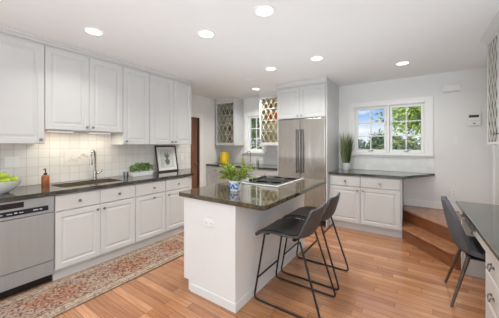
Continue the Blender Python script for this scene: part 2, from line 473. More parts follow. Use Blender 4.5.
class MB:
    def __init__(self):
        self.bm = bmesh.new()
    def box(self, x0, x1, y0, y1, z0, z1):
        v = [self.bm.verts.new(p) for p in ((x0, y0, z0), (x1, y0, z0), (x1, y1, z0), (x0, y1, z0), (x0, y0, z1), (x1, y0, z1), (x1, y1, z1), (x0, y1, z1))]
        for f in ((3, 2, 1, 0), (4, 5, 6, 7), (0, 1, 5, 4), (1, 2, 6, 5), (2, 3, 7, 6), (3, 0, 4, 7)):
            self.bm.faces.new([v[i] for i in f])
        return self
    def prism(self, pts, z0, z1):
        a = sum(pts[i][0] * pts[(i + 1) % len(pts)][1] - pts[(i + 1) % len(pts)][0] * pts[i][1] for i in range(len(pts)))
        if a < 0:
            pts = pts[::-1]
        lo = [self.bm.verts.new((p[0], p[1], z0)) for p in pts]
        hi = [self.bm.verts.new((p[0], p[1], z1)) for p in pts]
        n = len(pts)
        self.bm.faces.new(lo[::-1])
        self.bm.faces.new(hi)
        for i in range(n):
            self.bm.faces.new((lo[i], lo[(i + 1) % n], hi[(i + 1) % n], hi[i]))
        return self
    def extrude_x(self, prof, x0, x1):
        """profile in (y, z) swept along x"""
        a = [self.bm.verts.new((x0, p[0], p[1])) for p in prof]
        b = [self.bm.verts.new((x1, p[0], p[1])) for p in prof]
        n = len(prof)
        self.bm.faces.new(a)
        self.bm.faces.new(b[::-1])
        for i in range(n):
            self.bm.faces.new((a[i], b[i], b[(i + 1) % n], a[(i + 1) % n]))
        bmesh.ops.recalc_face_normals(self.bm, faces=self.bm.faces[:])
        return self
    def tube(self, pts, r, seg=10, r1=None):
        pts = [Vector(p) for p in pts]
        n = len(pts)
        up = None
        rings = []
        for i, p in enumerate(pts):
            t = (pts[min(i + 1, n - 1)] - pts[max(i - 1, 0)]).normalized()
            if up is None:
                up = t.orthogonal().normalized()
            else:
                up = (up - t * up.dot(t)).normalized()
            s = t.cross(up)
            rr = r if r1 is None else r + (r1 - r) * i / (n - 1)
            rings.append([self.bm.verts.new(p + (up * math.cos(2 * PI * k / seg) + s * math.sin(2 * PI * k / seg)) * rr) for k in range(seg)])
        for i in range(n - 1):
            for k in range(seg):
                self.bm.faces.new((rings[i][k], rings[i][(k + 1) % seg], rings[i + 1][(k + 1) % seg], rings[i + 1][k]))
        self.bm.faces.new(rings[0][::-1])
        self.bm.faces.new(rings[-1])
        return self
    def cyl(self, p0, p1, r, seg=16, r1=None):
        return self.tube([p0, p1], r, seg, r1)
    def lathe(self, prof, c=(0, 0, 0), seg=24, axis='z', sx=1.0, sy=1.0):
        rings = []
        for r, z in prof:
            ring = []
            for k in range(seg):
                a = 2 * PI * k / seg
                x, y = math.cos(a) * max(r, 1e-5) * sx, math.sin(a) * max(r, 1e-5) * sy
                if axis == 'z':
                    q = (x, y, z)
                elif axis == 'y':
                    q = (x, -z, y)     # grows toward -y
                else:
                    q = (z, x, y)
                ring.append(self.bm.verts.new((c[0] + q[0], c[1] + q[1], c[2] + q[2])))
            rings.append(ring)
        for i in range(len(rings) - 1):
            for k in range(seg):
                self.bm.faces.new((rings[i][k], rings[i][(k + 1) % seg], rings[i + 1][(k + 1) % seg], rings[i + 1][k]))
        self.bm.faces.new(rings[0][::-1])
        self.bm.faces.new(rings[-1])
        return self
    def loft_rects(self, rects):
        """rects: list of (x0,x1,z0,z1,y); lofted, capped at both ends (front faces -y)"""
        rings = [[self.bm.verts.new(p) for p in ((x0, y, z0), (x1, y, z0), (x1, y, z1), (x0, y, z1))] for x0, x1, z0, z1, y in rects]
        for a, b in zip(rings[:-1], rings[1:]):
            for k in range(4):
                self.bm.faces.new((a[k], a[(k + 1) % 4], b[(k + 1) % 4], b[k]))
        self.bm.faces.new(rings[0][::-1])
        self.bm.faces.new(rings[-1])
        return self
    def leaf(self, p, d, n, l, w):
        d = d.normalized()
        s = d.cross(n)
        if s.length < 1e-4:
            s = d.orthogonal()
        s.normalize()
        u = s.cross(d)
        v = [self.bm.verts.new(p), self.bm.verts.new(p + d * l * 0.45 + s * w * 0.5 - u * w * 0.1),
             self.bm.verts.new(p + d * l), self.bm.verts.new(p + d * l * 0.45 - s * w * 0.5 - u * w * 0.1)]
        self.bm.faces.new(v)
    def build(self, name, m, parent=None, smooth=False, bevel=0.0, solid=0.0, angle=40, recalc=True, seg=2):
        if recalc:
            bmesh.ops.recalc_face_normals(self.bm, faces=self.bm.faces[:])
        me = bpy.data.meshes.new(name)
        self.bm.to_mesh(me)
        self.bm.free()
        me.materials.append(m)
        if smooth:
            for p in me.polygons:
                p.use_smooth = True
            me.set_sharp_from_angle(angle=R(angle))
        o = bpy.data.objects.new(name, me)
        COL.objects.link(o)
        if parent:
            o.parent = parent
        if solid:
            s = o.modifiers.new('thickness', 'SOLIDIFY')
            s.thickness = solid
            s.offset = 0
        if bevel:
            b = o.modifiers.new('edge', 'BEVEL')
            b.width = bevel
            b.segments = seg
            b.limit_method = 'ANGLE'
            b.angle_limit = R(40)
            b.harden_normals = False
        return o

def tag(o, label, cat, group=None):
    o['label'] = label
    o['category'] = cat
    if group:
        o['group'] = group
    return o

def thing(name, label, cat, loc=(0, 0, 0), rz=0.0, group=None):
    o = bpy.data.objects.new(name, None)
    o.empty_display_size = 0.1
    COL.objects.link(o)
    o.location = loc
    o.rotation_euler = (0, 0, rz)
    return tag(o, label, cat, group)

def struct(o):
    o['kind'] = 'structure'
    return o

def struct_empty(name, loc=(0, 0, 0), rz=0.0):
    o = bpy.data.objects.new(name, None)
    COL.objects.link(o)
    o.location = loc
    o.rotation_euler = (0, 0, rz)
    return struct(o)

def dup(root, loc, rz, label, group=None):
    def cp(o, par):
        c = o.copy()
        COL.objects.link(c)
        c.parent = par
        for ch in list(o.children):
            cp(ch, c)
        return c
    r = cp(root, None)
    r.location = loc
    r.rotation_euler = (0, 0, rz)
    r['label'] = label
    if group:
        r['group'] = group
    return r

# ------------------------------------------------------------------ room shell
XL, XP, XR, YF, YB = -3.54, -4.05, 0.95, 4.79, -7.5
YJ = 3.20      # where the left wall steps back to the passage
struct(MB().box(XP - 0.2, XR + 0.2, YB - 0.2, YF + 0.2, -0.08, 0).build('floor', M['floor']))
struct(MB().box(XP - 0.2, XR + 0.2, YB - 0.2, YF + 0.2, CZ, CZ + 0.15).build('ceiling', M['ceiling']))
struct(MB().box(XL - 0.35, XL, YB, YJ, 0, CZ).build('wall_left', M['wall']))

def wall_with_holes(name, x0, x1, y0, y1, holes, axis='x', z1=CZ, m=None):
    """a wall slab with rectangular openings: holes = (a0, a1, z0, z1) along the wall"""
    b = MB()
    lo, hi = (x0, x1) if axis == 'x' else (y0, y1)
    def seg(a0, a1, za, zb):
        if a1 - a0 > 1e-4 and zb - za > 1e-4:
            if axis == 'x':
                b.box(a0, a1, y0, y1, za, zb)
            else:
                b.box(x0, x1, a0, a1, za, zb)
    cur = lo
    for a0, a1, za, zb in sorted(holes):
        seg(cur, a0, 0, z1)
        seg(a0, a1, 0, za)
        seg(a0, a1, zb, z1)
        cur = a1
    seg(cur, hi, 0, z1)
    return struct(b.build(name, m or M['wall']))

W1 = (-0.880, 0.172, 1.235, 2.055)     # breakfast counter window opening
W2 = (-3.29, -2.84, 1.215, 2.055)      # sink window opening
wall_with_holes('wall_far', XP - 0.15, XR + 0.15, YF, YF + 0.15, [W1, W2])
wall_with_holes('wall_passage', XP - 0.15, XP, YJ - 0.2, YF, [(3.12, 3.93, 0, 1.985)], 'y')
struct(MB().box(XR, XR + 0.15, YB, YF, 0, CZ).build('wall_right', M['wall']))
wall_with_holes('wall_rear', XL - 0.3, XR + 0.15, YB - 0.15, YB, [(-3.1, 0.5, 0.12, 2.25)])
struct(MB().box(-16, 10, YF + 0.5, 40, -0.6, -0.5).build('ground', M['lawn']))

# passage door with white casing
d1 = struct_empty('door_1', (XP, 3.12, 0))
MB().box(-0.06, -0.02, 0.03, 0.76, 0.005, 1.955).build('door_leaf', M['door_wood'], d1, bevel=0.003)
MB().box(-0.075, -0.005, 0.765, 0.81, 0, 1.985).box(-0.075, -0.005, 0.0, 0.765, 1.957, 1.985).build('door_jamb', M['dark_wood'], d1)
MB().box(0.0, 0.018, 0.81, 0.90, 0, 2.075).box(0.0, 0.018, -0.09, 0.81, 1.985, 2.075).build('door_casing', M['trim'], d1, bevel=0.004)
MB().lathe([(0.012, 0), (0.012, 0.035), (0.027, 0.045), (0.027, 0.062), (0.012, 0.07)], (-0.02, 0.68, 0.95), 14, 'x').build('door_handle', M['chrome'], d1, smooth=True)

# baseboards
struct(MB().box(-0.10, XR, YF - 0.016, YF, 0.362, 0.47).build('baseboard_far', M['trim'], bevel=0.004))
struct(MB().box(XP, XP + 0.016, 4.03, 4.13, 0, 0.11).build('baseboard_passage', M['trim']))
# casing at the far right corner of the stair landing
struct(MB().box(XR - 0.022, XR, 4.62, 4.72, 0.362, 2.2).box(XR - 0.022, XR, 3.62, 4.72, 2.2, 2.3).build('trim_1', M['trim'], bevel=0.004))

# ---- windows
def window(name, X0, X1, Z0, Z1, sashes, rows, side_l, side_r, head, hardware=True):
    """opening X0..X1, Z0..Z1 in the far wall; sashes = list of (x0,x1) of glass"""
    w = struct_empty(name, (0, YF, 0))
    # casing boards on the wall face
    zt = Z1
    b = MB().box(X0 - side_l, X0, -0.022, 0, Z0 - 0.02, zt + head).box(X1, X1 + side_r, -0.022, 0, Z0 - 0.02, zt + head).box(X0, X1, -0.022, 0, zt, zt + head)
    b.build('window_casing', M['trim'], w, bevel=0.003)
    b = MB().box(X0, X0 + 0.012, 0, 0.14, Z0, Z1).box(X1 - 0.012, X1, 0, 0.14, Z0, Z1).box(X0, X1, 0, 0.14, Z1 - 0.012, Z1).box(X0, X1, 0, 0.14, Z0, Z0 + 0.012)
    for i in range(len(sashes) - 1):
        m0, m1 = sashes[i][1] + 0.04, sashes[i + 1][0] - 0.04
        b.box(m0, m1, -0.018, 0.14, Z0, Z1)
    b.build('window_frame', M['trim'], w, bevel=0.002)
    MB().box(X0 - side_l - 0.01, X1 + side_r + 0.0, -0.05, 0.0, Z0 - 0.05, Z0 - 0.02).box(X0 - side_l + 0.01, X1 + side_r - 0.02, -0.02, 0, Z0 - 0.085, Z0 - 0.05).build('window_sill', M['trim'], w, bevel=0.004)
    for (a, c) in sashes:
        za, zb = Z0 + 0.05, Z1 - 0.05
        s = MB().box(a - 0.036, a, 0.02, 0.06, Z0 + 0.013, Z1 - 0.013).box(c, c + 0.036, 0.02, 0.06, Z0 + 0.013, Z1 - 0.013).box(a, c, 0.02, 0.06, Z0 + 0.013, za).box(a, c, 0.02, 0.06, zb, Z1 - 0.013).build('sash', M['trim'], w, bevel=0.003)
        g = MB()
        mx = (a + c) / 2
        g.box(mx - 0.008, mx + 0.008, 0.026, 0.054, za, zb)
        for k in range(1, rows):
            z = za + (zb - za) * k / rows
            g.box(a, mx - 0.008, 0.026, 0.054, z - 0.008, z + 0.008).box(mx + 0.008, c, 0.026, 0.054, z - 0.008, z + 0.008)
        g.build('muntin_grid', M['trim'], s)
        MB().box(a, c, 0.038, 0.042, za, zb).build('pane', M['glass'], s)
        if hardware:
            h = MB().box(mx - 0.035, mx + 0.035, -0.012, 0.019, Z0 + 0.013, Z0 + 0.028)
            h.tube([(mx, -0.006, Z0 + 0.028), (mx + 0.02, -0.02, Z0 + 0.036), (mx + 0.06, -0.022, Z0 + 0.033)], 0.005, 8)
            h.build('crank_handle', M['knob'], w, smooth=True)
    if hardware and len(sashes) > 1:
        for xx in (sashes[0][1] + 0.022, sashes[1][0] - 0.022):
            MB().box(xx - 0.008, xx + 0.008, 0.004, 0.02, 1.70, 1.78).build('sash_lock', M['chrome'], w, bevel=0.002)
    return w
window('window_1', *W1, [(-0.830, -0.404), (-0.284, 0.122)], 3, 0.105, 0.105, 0.09)
window('window_2', *W2, [(-3.24, -2.89)], 3, 0.085, 0.085, 0.09, hardware=False)
w3 = struct_empty('window_3', (0, YB, 0))
b = MB()
for xx in (-3.1, -1.93, -0.73, 0.44):
    b.box(xx, xx + 0.06, -0.1, -0.04, 0.12, 2.25)
b.box(-3.1, 0.5, -0.1, -0.04, 0.12, 0.2).box(-3.1, 0.5, -0.1, -0.04, 2.17, 2.25)
b.build('window_frame', M['trim'], w3)

# ---- tile splashes (part of the walls)
struct(MB().box(XL, XL + 0.008, 0.0, 3.19, 0.915, 1.545).build('wall_tile_left', M['tile']))
struct(MB().box(XP + 0.002, -2.09, YF - 0.008, YF, 0.915, 1.128).box(XP + 0.002, -3.395, YF - 0.008, YF, 1.128, 1.45).box(-2.735, -2.09, YF - 0.008, YF, 1.128, 1.45).build('wall_tile_far', M['tile_far']))
struct(MB().box(-1.163, 0.29, YF - 0.008, YF, 0.915, 1.148).build('wall_tile_breakfast', M['tile_far']))

# ------------------------------------------------------------------ cabinets
KNOB = [(0.0055, 0.0), (0.0055, 0.012), (0.013, 0.017), (0.0155, 0.023), (0.012, 0.029), (0.004, 0.031)]
def knob(parent, x, y, z):
    MB().lathe(KNOB, (x, y, z), 14, 'y').build('knob', M['knob'], parent, smooth=True)

def panel_door(x0, x1, z0, z1, y, t=0.020, stile=0.052, raised=True):
    """raised-panel front; its face stands at y - t"""
    f = y - t
    def ins(i, yy):
        return (x0 + i, x1 - i, z0 + i, z1 - i, yy)
    r = [ins(0, y), ins(0, f + 0.003), ins(0.003, f), ins(stile, f), ins(stile + 0.006, f + 0.009)]
    if raised:
        r += [ins(stile + 0.014, f + 0.009), ins(stile + 0.036, f + 0.002)]
    return MB().loft_rects(r)

def slab_front(x0, x1, z0, z1, y, t=0.020):
    f = y - t
    return MB().loft_rects([(x0, x1, z0, z1, y), (x0, x1, z0, z1, f + 0.006), (x0 + 0.004, x1 - 0.004, z0 + 0.004, z1 - 0.004, f + 0.002), (x0 + 0.010, x1 - 0.010, z0 + 0.010, z1 - 0.010, f)])

def base_cabinet(name, label, loc, rz, w, depth=0.585, layout=(), group=None, h=0.874, hollow=False):
    t = thing(name, label, 'cabinet', loc, rz, group)
    prof = [(0.0, 0.098), (0.032, 0.098), (0.032, 0.0), (depth, 0.0), (depth, h), (0.0, h)]
    if hollow:
        prof = prof[:4] + [(depth, 0.68), (0.0, 0.68)]
        MB().box(0, w, 0, 0.035, 0.681, h).box(0, 0.018, 0.035, depth, 0.681, h).box(w - 0.018, w, 0.035, depth, 0.681, h).build('top_frame', M['white'], t)
    MB().extrude_x(prof, 0, w).build('carcass', M['white'], t)
    for kind, x0, x1, z0, z1, kx in layout:
        if kind == 'door':
            d = panel_door(x0, x1, z0, z1, -0.0005).build('door', M['white'], t)
            knob(d, kx, -0.0215, z1 - 0.045)
        elif kind == 'drawer':
            d = slab_front(x0, x1, z0, z1, -0.0005).build('drawer', M['white'], t)
            for q in (kx if isinstance(kx, tuple) else (kx,)):
                knob(d, q, -0.0215, (z0 + z1) / 2)
    return t

XBF = -2.95      # plane of the left run's cabinet boxes (fronts stand 2 cm proud)
RZL = R(90)
g = 0.003
wS = 0.835
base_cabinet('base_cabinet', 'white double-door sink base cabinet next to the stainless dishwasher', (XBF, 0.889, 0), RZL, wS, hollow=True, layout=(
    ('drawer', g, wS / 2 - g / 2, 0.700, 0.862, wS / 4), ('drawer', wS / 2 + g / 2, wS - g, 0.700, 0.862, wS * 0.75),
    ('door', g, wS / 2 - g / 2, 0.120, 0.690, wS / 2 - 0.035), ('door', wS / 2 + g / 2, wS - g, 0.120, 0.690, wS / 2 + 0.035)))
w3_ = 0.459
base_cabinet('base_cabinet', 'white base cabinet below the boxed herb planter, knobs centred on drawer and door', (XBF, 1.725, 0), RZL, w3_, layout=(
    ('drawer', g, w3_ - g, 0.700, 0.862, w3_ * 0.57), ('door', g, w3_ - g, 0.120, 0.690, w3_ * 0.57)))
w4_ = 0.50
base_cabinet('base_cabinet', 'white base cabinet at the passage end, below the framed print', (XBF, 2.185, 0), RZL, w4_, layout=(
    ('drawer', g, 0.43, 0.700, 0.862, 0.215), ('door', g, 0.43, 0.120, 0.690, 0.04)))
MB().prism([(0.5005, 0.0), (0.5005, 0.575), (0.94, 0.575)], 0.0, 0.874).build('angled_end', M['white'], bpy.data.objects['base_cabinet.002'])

# left worktop with sink cut-out
SX0, SX1, SY0, SY1 = -3.395, -3.045, 0.985, 1.63
CX0, CX1, CY0, CY1 = XL + 0.010, -2.905, 0.20, 2.10
b = MB()
b.prism([(CX0, CY1), (SX0, CY1), (SX1, CY1), (CX1, CY1), (CX1, 2.70), (CX0, 3.19)], 0.876, 0.914)
b.box(CX0, SX0, CY0, CY1, 0.876, 0.914).box(SX1, CX1, CY0, CY1, 0.876, 0.914).box(SX0, SX1, CY0, SY0, 0.876, 0.914).box(SX0, SX1, SY1, CY1, 0.876, 0.914)
bmesh.ops.remove_doubles(b.bm, verts=b.bm.verts[:], dist=1e-5)
tag(b.build('countertop', M['granite'], recalc=True), 'long dark granite countertop along the tiled wall, with a sink set in', 'countertop')

# sink
sk = thing('kitchen_sink', 'undermount metal sink in the long granite countertop', 'sink', ((SX0 + SX1) / 2, (SY0 + SY1) / 2, 0.70))
hx, hy = (SX1 - SX0) / 2 - 0.002, (SY1 - SY0) / 2 - 0.002
b = MB()
def vring(x, y, z):
    return [b.bm.verts.new(p) for p in ((-x, -y, z), (x, -y, z), (x, y, z), (-x, y, z))]
r0, r1, r2 = vring(hx, hy, 0.205), vring(hx, hy, 0.03), vring(hx - 0.03, hy - 0.03, 0.0)
for a_, c_ in ((r0, r1), (r1, r2)):
    for k in range(4):
        b.bm.faces.new((a_[k], a_[(k + 1) % 4], c_[(k + 1) % 4], c_[k]))
b.bm.faces.new(r2)
b.build('basin', M['sink'], sk, solid=0.003)
MB().lathe([(0.0, 0.002), (0.035, 0.003), (0.045, 0.006), (0.03, 0.008), (0.0, 0.008)], (0, 0, 0)).build('drain', M['chrome'], sk, smooth=True)

# main faucet
fc = thing('kitchen_faucet', 'tall brushed nickel gooseneck faucet behind the main sink', 'faucet', (-3.455, 1.475, 0.9145))
MB().lathe([(0.030, 0), (0.030, 0.006), (0.022, 0.012), (0.020, 0.10), (0.017, 0.12), (0.014, 0.13)], seg=18).build('base', M['chrome'], fc, smooth=True)
dx, dy = 0.80, -0.60
pts = [(0, 0, 0.12), (0, 0, 0.30)]
for k in range(1, 11):
    a = PI * k / 10
    q = 0.085 * (1 - math.cos(a))
    pts.append((dx * q, dy * q, 0.30 + 0.085 * math.sin(a)))
pts.append((dx * 0.17, dy * 0.17, 0.275))
MB().tube(pts, 0.0125, 12).build('spout', M['chrome'], fc, smooth=True)
MB().cyl((dx * 0.17, dy * 0.17, 0.276), (dx * 0.172, dy * 0.172, 0.20), 0.016, 14, 0.019).build('spray_head', M['chrome'], fc, smooth=True)
MB().tube([(0.0, 0.018, 0.075), (0.0, 0.045, 0.078), (0.01, 0.075, 0.10), (0.012, 0.085, 0.13)], 0.007, 10).build('lever', M['chrome'], fc, smooth=True)

# dishwasher
dw = thing('dishwasher', 'stainless steel dishwasher under the counter, left of the sink cabinet', 'dishwasher', (XBF, 0.272, 0), RZL)
wD = 0.612
MB().box(0, wD, 0.03, 0.57, 0.10, 0.872).build('tub', M['grey_side'], dw)
MB().box(0.003, wD - 0.003, -0.022, 0.029, 0.236, 0.703).build('door_panel', M['steel_h'], dw, bevel=0.004)
cp = MB().box(0.003, wD - 0.003, -0.026, 0.029, 0.709, 0.870).build('control_panel', M['steel_h'], dw, bevel=0.004)
MB().box(0.02, wD - 0.05, -0.030, -0.0265, 0.737, 0.783).build('control_strip', M['navy'], cp)
rng = random.Random(4)
xx = 0.05
while xx < 0.54:
    q = rng.uniform(0.012, 0.04)
    if rng.random() > 0.25:
        MB().box(xx, xx + q, -0.0312, -0.0302, 0.755, 0.762 + rng.choice((0, 0.004))).build('button', M['print'], cp)
    xx += q + rng.uniform(0.01, 0.03)
MB().box(0.225, 0.385, -0.0285, -0.0265, 0.803, 0.852).build('vent_slot', M['black'], cp)
MB().box(0.003, wD - 0.003, -0.016, 0.029, 0.095, 0.230).build('kick_panel', M['steel_h'], dw, bevel=0.003)
MB().box(0.0, wD, 0.055, 0.07, 0.0, 0.094).build('toe_plate', M['black'], dw)

# upper cabinets on the left wall
XUF = -3.23
def upper_cabinet(label, y0, y1, z0, doors, z1=2.415, depth=0.30):
    t = thing('upper_cabinet', label, 'cabinet', (XUF, y0, z0), RZL)
    w = y1 - y0
    MB().box(0.0, w, 0, depth, 0.0, 2.44 - z0).build('carcass', M['white'], t)
    for a, c, kx in doors:
        d = panel_door(a * w + g / 2, c * w - g / 2, 0.004, z1 - z0, -0.0005, stile=0.056).build('door', M['white'], t)
        knob(d, kx * w, -0.0215, 0.045)
    return t
upper_cabinet('tall white upper cabinet above the dishwasher and the apple bowl', 0.04, 0.886, 1.378, ((0, 0.5, 0.46), (0.5, 1, 0.955)))
upper_cabinet('shorter white double-door upper cabinet above the sink and faucet', 0.889, 1.714, 1.532, ((0, 0.508, 0.47), (0.508, 1, 0.55)))
upper_cabinet('narrow single-door white upper cabinet above the herb planter', 1.717, 2.110, 1.372, ((0, 1, 0.10),))
upper_cabinet('white double-door upper cabinet above the framed print', 2.113, 2.92, 1.372, ((0, 0.52, 0.475), (0.52, 1, 0.565)))
struct(MB().extrude_x([(0.0, 2.441), (-0.012, 2.441), (-0.016, 2.455), (-0.042, 2.474), (-0.046, 2.489), (0.0, 2.489)], 0.0, 2.885).build('trim_2', M['white']))
bpy.data.objects['trim_2'].location = (XUF - 0.0, 0.04, 0)
bpy.data.objects['trim_2'].rotation_euler = (0, 0, RZL)

# under-cabinet light bars
for i, (yy, lab) in enumerate(((1.06, 'slim under-cabinet light bar over the left half of the sink'), (1.48, 'slim under-cabinet light bar over the right half of the sink'))):
    t = thing('under_cabinet_light', lab, 'light', (-3.34, yy, 1.53), 0, 'under-cabinet light bars')
    MB().box(-0.035, 0.035, -0.13, 0.13, -0.014, 0.0).build('housing', M['plate'], t, bevel=0.003)
    MB().box(-0.028, 0.028, -0.12, 0.12, -0.018, -0.0145).build('lens', M['ucl'], t)
    o = area('under_cabinet_glow', (-3.34, yy, 1.508), (0, 0, -1), 0.05, 0.24, 1.1, (1.0, 0.88, 0.70))
# relief tile panel behind the faucet
rt = thing('relief_tile', 'embossed white relief tile panel on the splash left of the faucet', 'tile', (XL + 0.008, 1.16, 1.11), RZL)
MB().box(0, 0.29, -0.006, -0.0002, 0, 0.19).build('tile_panel', M['relief'], rt, bevel=0.003)
b = MB()
stem = [(0.03 + 0.23 * t / 12, -0.009, 0.05 + 0.09 * t / 12 + 0.02 * math.sin(t * 0.9)) for t in range(13)]
b.tube(stem, 0.004, 6)
for k, (x_, y_, z_) in enumerate(stem[1:-1]):
    s_ = 1 if k % 2 else -1
    b.tube([(x_, -0.008, z_), (x_ + 0.012, -0.011, z_ + s_ * 0.02), (x_ + 0.03, -0.008, z_ + s_ * 0.034)], 0.006, 6, 0.002)
b.build('leaf_relief', M['relief'], rt, smooth=True)

# ------------------------------------------------------------------ wall plates
def outlet(name, label, cat, loc, rz, w=0.07, h=0.115, kind='outlet', group=None):
    t = thing(name, label, cat, loc, rz, group)
    MB().box(-w / 2, w / 2, -0.006, -0.0002, -h / 2, h / 2).build('cover_plate', M['plate'], t, bevel=0.002)
    if kind == 'outlet':
        for s in (-1, 1):
            if h > w:
                r = MB().box(-0.017, 0.017, -0.009, -0.0062, s * 0.026 - 0.017, s * 0.026 + 0.017).build('receptacle', M['plate'], t)
                MB().box(-0.008, -0.005, -0.0098, -0.0091, s * 0.026 - 0.007, s * 0.026 + 0.007).box(0.005, 0.008, -0.0098, -0.0091, s * 0.026 - 0.007, s * 0.026 + 0.007).build('slot', M['plate_dark'], r)
            else:
                r = MB().box(s * 0.026 - 0.017, s * 0.026 + 0.017, -0.009, -0.0062, -0.017, 0.017).build('receptacle', M['plate'], t)
                MB().box(s * 0.026 - 0.008, s * 0.026 - 0.005, -0.0098, -0.0091, -0.007, 0.007).box(s * 0.026 + 0.005, s * 0.026 + 0.008, -0.0098, -0.0091, -0.007, 0.007).build('slot', M['plate_dark'], r)
    else:
        n = max(1, round(w / 0.07))
        for k in range(n):
            c = (k - (n - 1) / 2) * 0.046
            MB().box(c - 0.016, c + 0.016, -0.009, -0.0062, -0.033, 0.033).build('rocker', M['plate'], t, bevel=0.002)
    return t
XT = XL + 0.008
outlet('wall_outlet', 'white double wall plate on the tile above the apple bowl', 'outlet', (XT, 0.70, 1.185), RZL, 0.115, 0.115, 'switch')
outlet('wall_outlet', 'white outlet on the tile right of the framed print', 'outlet', (XT, 2.98, 1.15), RZL)
outlet('wall_outlet', 'white outlet low on the wall above the stair landing', 'outlet', (0.53, YF, 0.635), 0)
outlet('light_switch', 'white light switch on the wall below the thermostat', 'switch', (0.549, YF, 1.43), 0, kind='switch')
th = thing('thermostat', 'white thermostat with dark display on the wall right of the window', 'thermostat', (0.755, YF, 1.74), 0)
MB().box(-0.075, 0.075, -0.028, -0.0002, -0.09, 0.085).build('case', M['plate'], th, bevel=0.006)
MB().box(-0.058, 0.052, -0.0295, -0.0285, 0.03, 0.068).build('display', M['lcd'], th)
MB().box(-0.012, 0.014, -0.031, -0.0285, -0.066, -0.050).build('button', M['plate_dark'], th)
MB().box(-0.06, 0.06, -0.0295, -0.0285, -0.02, -0.015).build('seam', M['lead'], th)
ch = thing('door_chime', 'white door chime box on the wall near the ceiling', 'chime', (0.50, YF, 2.225), 0)
MB().box(-0.105, 0.105, -0.055, -0.0002, -0.055, 0.06).build('cover', M['plate'], ch, bevel=0.006)
b = MB()
for k in range(7):
    b.box(-0.085 + k * 0.025, -0.072 + k * 0.025, -0.0565, -0.0555, -0.045, -0.037)
b.build('grille', M['plate_dark'], ch)

# ------------------------------------------------------------------ far kitchen wall
YCF = 4.17    # plane of the far base cabinet boxes
for i, (x0, x1, lab, kn) in enumerate((
        (-4.03, -3.46, 'white base cabinet in the far corner, below the yellow pitcher', 'd'),
        (-3.458, -2.76, 'white base cabinet under the far sink window', 'p'),
        (-2.758, -2.092, 'white base cabinet beside the refrigerator on the far wall', 'p'))):
    w = x1 - x0
    base_cabinet('base_cabinet', lab, (x0, YCF, 0), 0, w, 0.60, layout=(
        ('drawer', g, w - g, 0.70, 0.862, w / 2), ('door', g, w / 2 - g / 2, 0.12, 0.69, w / 2 - 0.035), ('door', w / 2 + g / 2, w - g, 0.12, 0.69, w / 2 + 0.035)))
tag(MB().box(-4.045, -2.086, 4.125, YF - 0.010, 0.876, 0.914).build('countertop', M['granite'], bevel=0.004), 'dark granite countertop on the far wall below the small window', 'countertop')

def lattice(w, h, x0, z0, y, step, r, dzdx=1.8):
    """crossing diagonal bars clipped to a rectangle"""
    b = MB()
    for s in (1, -1):
        k = -int(h / (step * dzdx)) - 2
        while k * step < w + h / dzdx + step:
            pts = []
            # line x = k*step + s*(z)/dzdx
            for zz in (0.0, h):
                xx = (k * step + zz / dzdx) if s > 0 else (k * step - zz / dzdx + h / dzdx * 0)
                pts.append((xx, zz))
            (xa, za), (xb, zb) = pts
            t0, t1 = 0.0, 1.0
            dx_ = xb - xa
            for lim, sg in ((0.0, 1), (w, -1)):
                fa, fb = sg * (xa - lim), sg * (xb - lim)
                if fa < 0 and fb < 0:
                    t0, t1 = 1, 0
                elif fa < 0:
                    t0 = max(t0, fa / (fa - fb))
                elif fb < 0:
                    t1 = min(t1, fa / (fa - fb))
            if t1 - t0 > 0.02:
                p0 = (x0 + xa + dx_ * t0, y, z0 + za + (zb - za) * t0)
                p1 = (x0 + xa + dx_ * t1, y, z0 + za + (zb - za) * t1)
                b.tube([p0, p1], r, 6)
            k += 1
    return b

def glass_cabinet(label, loc, rz, w, h, depth, doors, shelves, inside, lead, hz, step=0.095, st=0.040, bar=0.0042, side_gap=0.0):
    t = thing('glass_cabinet', label, 'cabinet', loc, rz)
    T = 0.018
    H = hz
    b = MB().box(0, T, 0, depth, 0, H).box(w - T, w, 0, depth, 0, H).box(T, w - T, 0, depth, 0, T).box(T, w - T, 0, depth, h - T, H)
    b.build('carcass', M['white'], t)
    MB().box(T, w - T, depth - 0.008, depth - 0.001, T, h - T).build('back_panel', inside, t)
    for z in shelves:
        MB().box(T + 0.001, w - T - 0.001, 0.03, depth - 0.010, z, z + 0.016).build('shelf', M['white'], t)
    for a, c, kx in doors:
        z0, z1 = 0.003, h - 0.003
        f0, f1 = -0.0205, -0.0005
        d = MB().box(a, a + st, f0, f1, z0, z1).box(c - st, c, f0, f1, z0, z1).box(a + st, c - st, f0, f1, z0, z0 + st).box(a + st, c - st, f0, f1, z1 - st, z1).build('door', M['white'], t, bevel=0.002)
        MB().box(a + st, c - st, -0.011, -0.008, z0 + st, z1 - st).build('pane', M['cab_glass'], d)
        lattice(c - a - 2 * st, z1 - z0 - 2 * st, a + st, z0 + st, -0.014, step, bar).build('lattice', lead, d)
        knob(d, kx, -0.0215, 0.10)
    return t
YUF = 4.45
HC = 2.40 - 1.375
gl = glass_cabinet('white glass-door cabinet with diamond lattice left of the far window', (-4.0, YUF, 1.375), 0, 0.585, HC, 0.33, ((0.003, 0.582, 0.555),), (0.24, 0.47, 0.70), M['cab_inside_grey'], M['lead_gold'], CZ - 1.376, step=0.13)
MB().box(-0.012, 0.597, -0.03, 0.325, -0.022, -0.001).build('bottom_rail', M['white'], gl, bevel=0.003)
gr = glass_cabinet('white glass-door cabinet with gold lattice between far window and refrigerator', (-2.74, YUF, 1.375), 0, 0.60, HC, 0.33, ((0.003, 0.597, 0.03),), (0.27, 0.51, 0.76), M['cab_inside_gold'], M['lead_gold'], CZ - 1.376, step=0.12)

MB().box(-0.012, 0.600, -0.03, 0.325, -0.022, -0.001).build('bottom_rail', M['white'], gr, bevel=0.003)

